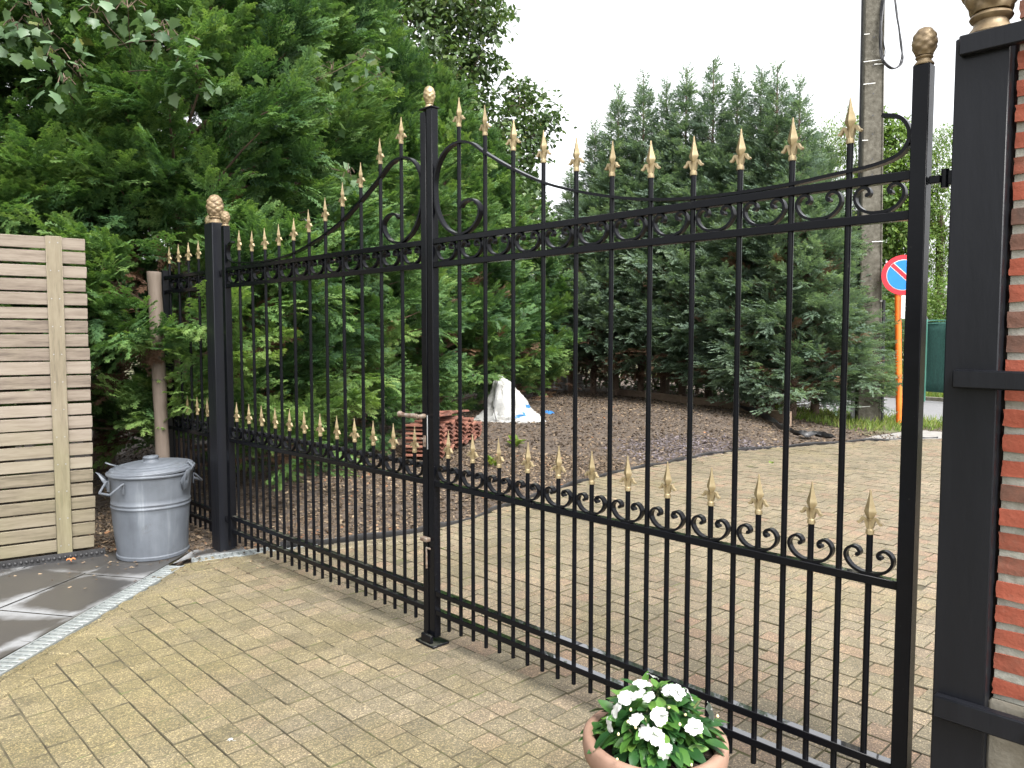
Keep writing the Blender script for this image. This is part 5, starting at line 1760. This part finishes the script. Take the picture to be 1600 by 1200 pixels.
# pale trees and bushes beyond the road
GP = 'pale trees beyond the road'
def px_blobs(L, Y): return [(at(x, y, Y + dy), r_ / F * Y) for x, y, r_, dy in L]
wl = [('pale feathery tree beyond the road, left of the concrete pole', 24.0, 1305, [(1290, 235, 40, 0), (1320, 215, 35, 0), (1265, 270, 40, 0), (1310, 290, 60, 0), (1285, 360, 60, 0), (1335, 340, 50, 0), (1330, 420, 50, 0), (1290, 430, 50, 0), (1335, 500, 45, 0), (1335, 560, 36, 0), (1225, 230, 36, 1), (1340, 200, 18, 0)]),
      ('pale feathery tree beyond the road, right of the concrete pole', 23.0, 1400, [(1395, 225, 32, 0), (1375, 270, 40, 0), (1410, 290, 45, 0), (1385, 350, 50, 0), (1420, 380, 45, 0), (1390, 430, 45, 0), (1420, 250, 26, 0), (1370, 200, 22, 0), (1400, 205, 20, 0), (1380, 300, 30, -.5), (1425, 330, 40, 0)]),
      ('pale feathery tree beyond the road, glimpsed between gate and right post', 22.5, 1475, [(1460, 270, 36, 0), (1490, 250, 45, 0), (1470, 330, 45, 0), (1455, 390, 40, 0), (1485, 430, 50, 0), (1520, 350, 60, 0), (1465, 450, 36, 0), (1468, 220, 24, 0), (1485, 215, 20, 0), (1450, 300, 28, 0)])]
for i, (lab, Y, px, L) in enumerate(wl):
    b = at(px, 560, Y); tp = at(px, 330, Y)
    broadleaf('pale_tree', lab, 'tree', (b.x, Y + .5, -.06), (tp.x, Y + .2, tp.z), px_blobs(L, Y), .14, M_LIGHT, (190, 14), .12, 'narrow' if i != 1 else 'round', 320 + i, group=GP, tone=.5)
bu = [('leafy green roadside bush left of the orange sign post', 20.5, 1372, [(1365, 560, 34, 0), (1385, 530, 30, 0), (1350, 580, 24, 0), (1380, 585, 26, 0), (1395, 490, 28, 0), (1370, 500, 30, .3)]),
      ('leafy green roadside bush right of the orange sign post', 20.0, 1430, [(1425, 550, 34, 0), (1420, 580, 28, 0), (1440, 500, 34, 0), (1430, 460, 30, .3), (1412, 520, 26, 0)]),
      ('leafy green roadside bush behind the green netting fence', 19.4, 1490, [(1470, 470, 40, 0), (1500, 520, 50, 0), (1480, 560, 40, 0), (1540, 500, 60, 0)]),
      ('leafy green roadside bush showing under the conifer left of the pole', 21.5, 1320, [(1310, 560, 40, 0), (1340, 590, 26, 0), (1280, 580, 40, 0), (1330, 530, 36, 0)])]
for i, (lab, Y, px, L) in enumerate(bu):
    b = at(px, 600, Y)
    broadleaf('roadside_bush', lab, 'bush', (b.x, Y + .3, -.06), (b.x, Y + .3, .8), px_blobs(L, Y), .06, M_LIGHT, (150, 12), .095, 'round', 340 + i, group='bushes beyond the road', tone=.38)
# weeds in the bed
def weed(px, py, s, lab):
    b = ground(px, py, .08); zt_ = tz(b.x, b.y)
    r = np.random.default_rng(int(px))
    n = 26
    az = r.uniform(0, 6.28, n)
    P = np.stack([np.cos(az) * .03 * s, np.sin(az) * .03 * s, r.uniform(0, .08, n) * s], -1)
    D = np.stack([np.cos(az), np.sin(az), r.uniform(.3, 1.6, n)], -1)
    Nn = np.stack([-np.cos(az) * .6, -np.sin(az) * .6, np.ones(n)], -1)
    tv, tf = leaf_poly('round')
    V, Fs, T = scatter(tv, tf, P, D, Nn, r.uniform(.05, .12, n) * s, np.zeros(len(tv)), r.uniform(.3, .8, n))
    o = link('weed', np_mesh('weed', V, Fs, T), None, M_GRASS); o.location = (b.x, b.y, zt_)
    tag(o, lab, 'weed', 'weeds in the bark bed')
weed(805, 700, 1.0, 'small green weed in the bark left of the middle of the right gate leaf')
weed(770, 725, .9, 'small green weed in the bark beside the tile stacks, nearest the gate')
weed(1000, 622, 1.1, 'small green weed at the hedge foot by the back trunks')
weed(1205, 713, .45, 'small green weed on the edge between bark and paving')
weed(83, 884, .22, 'small green weed at the foot of the slatted fence beside the orange leaf')
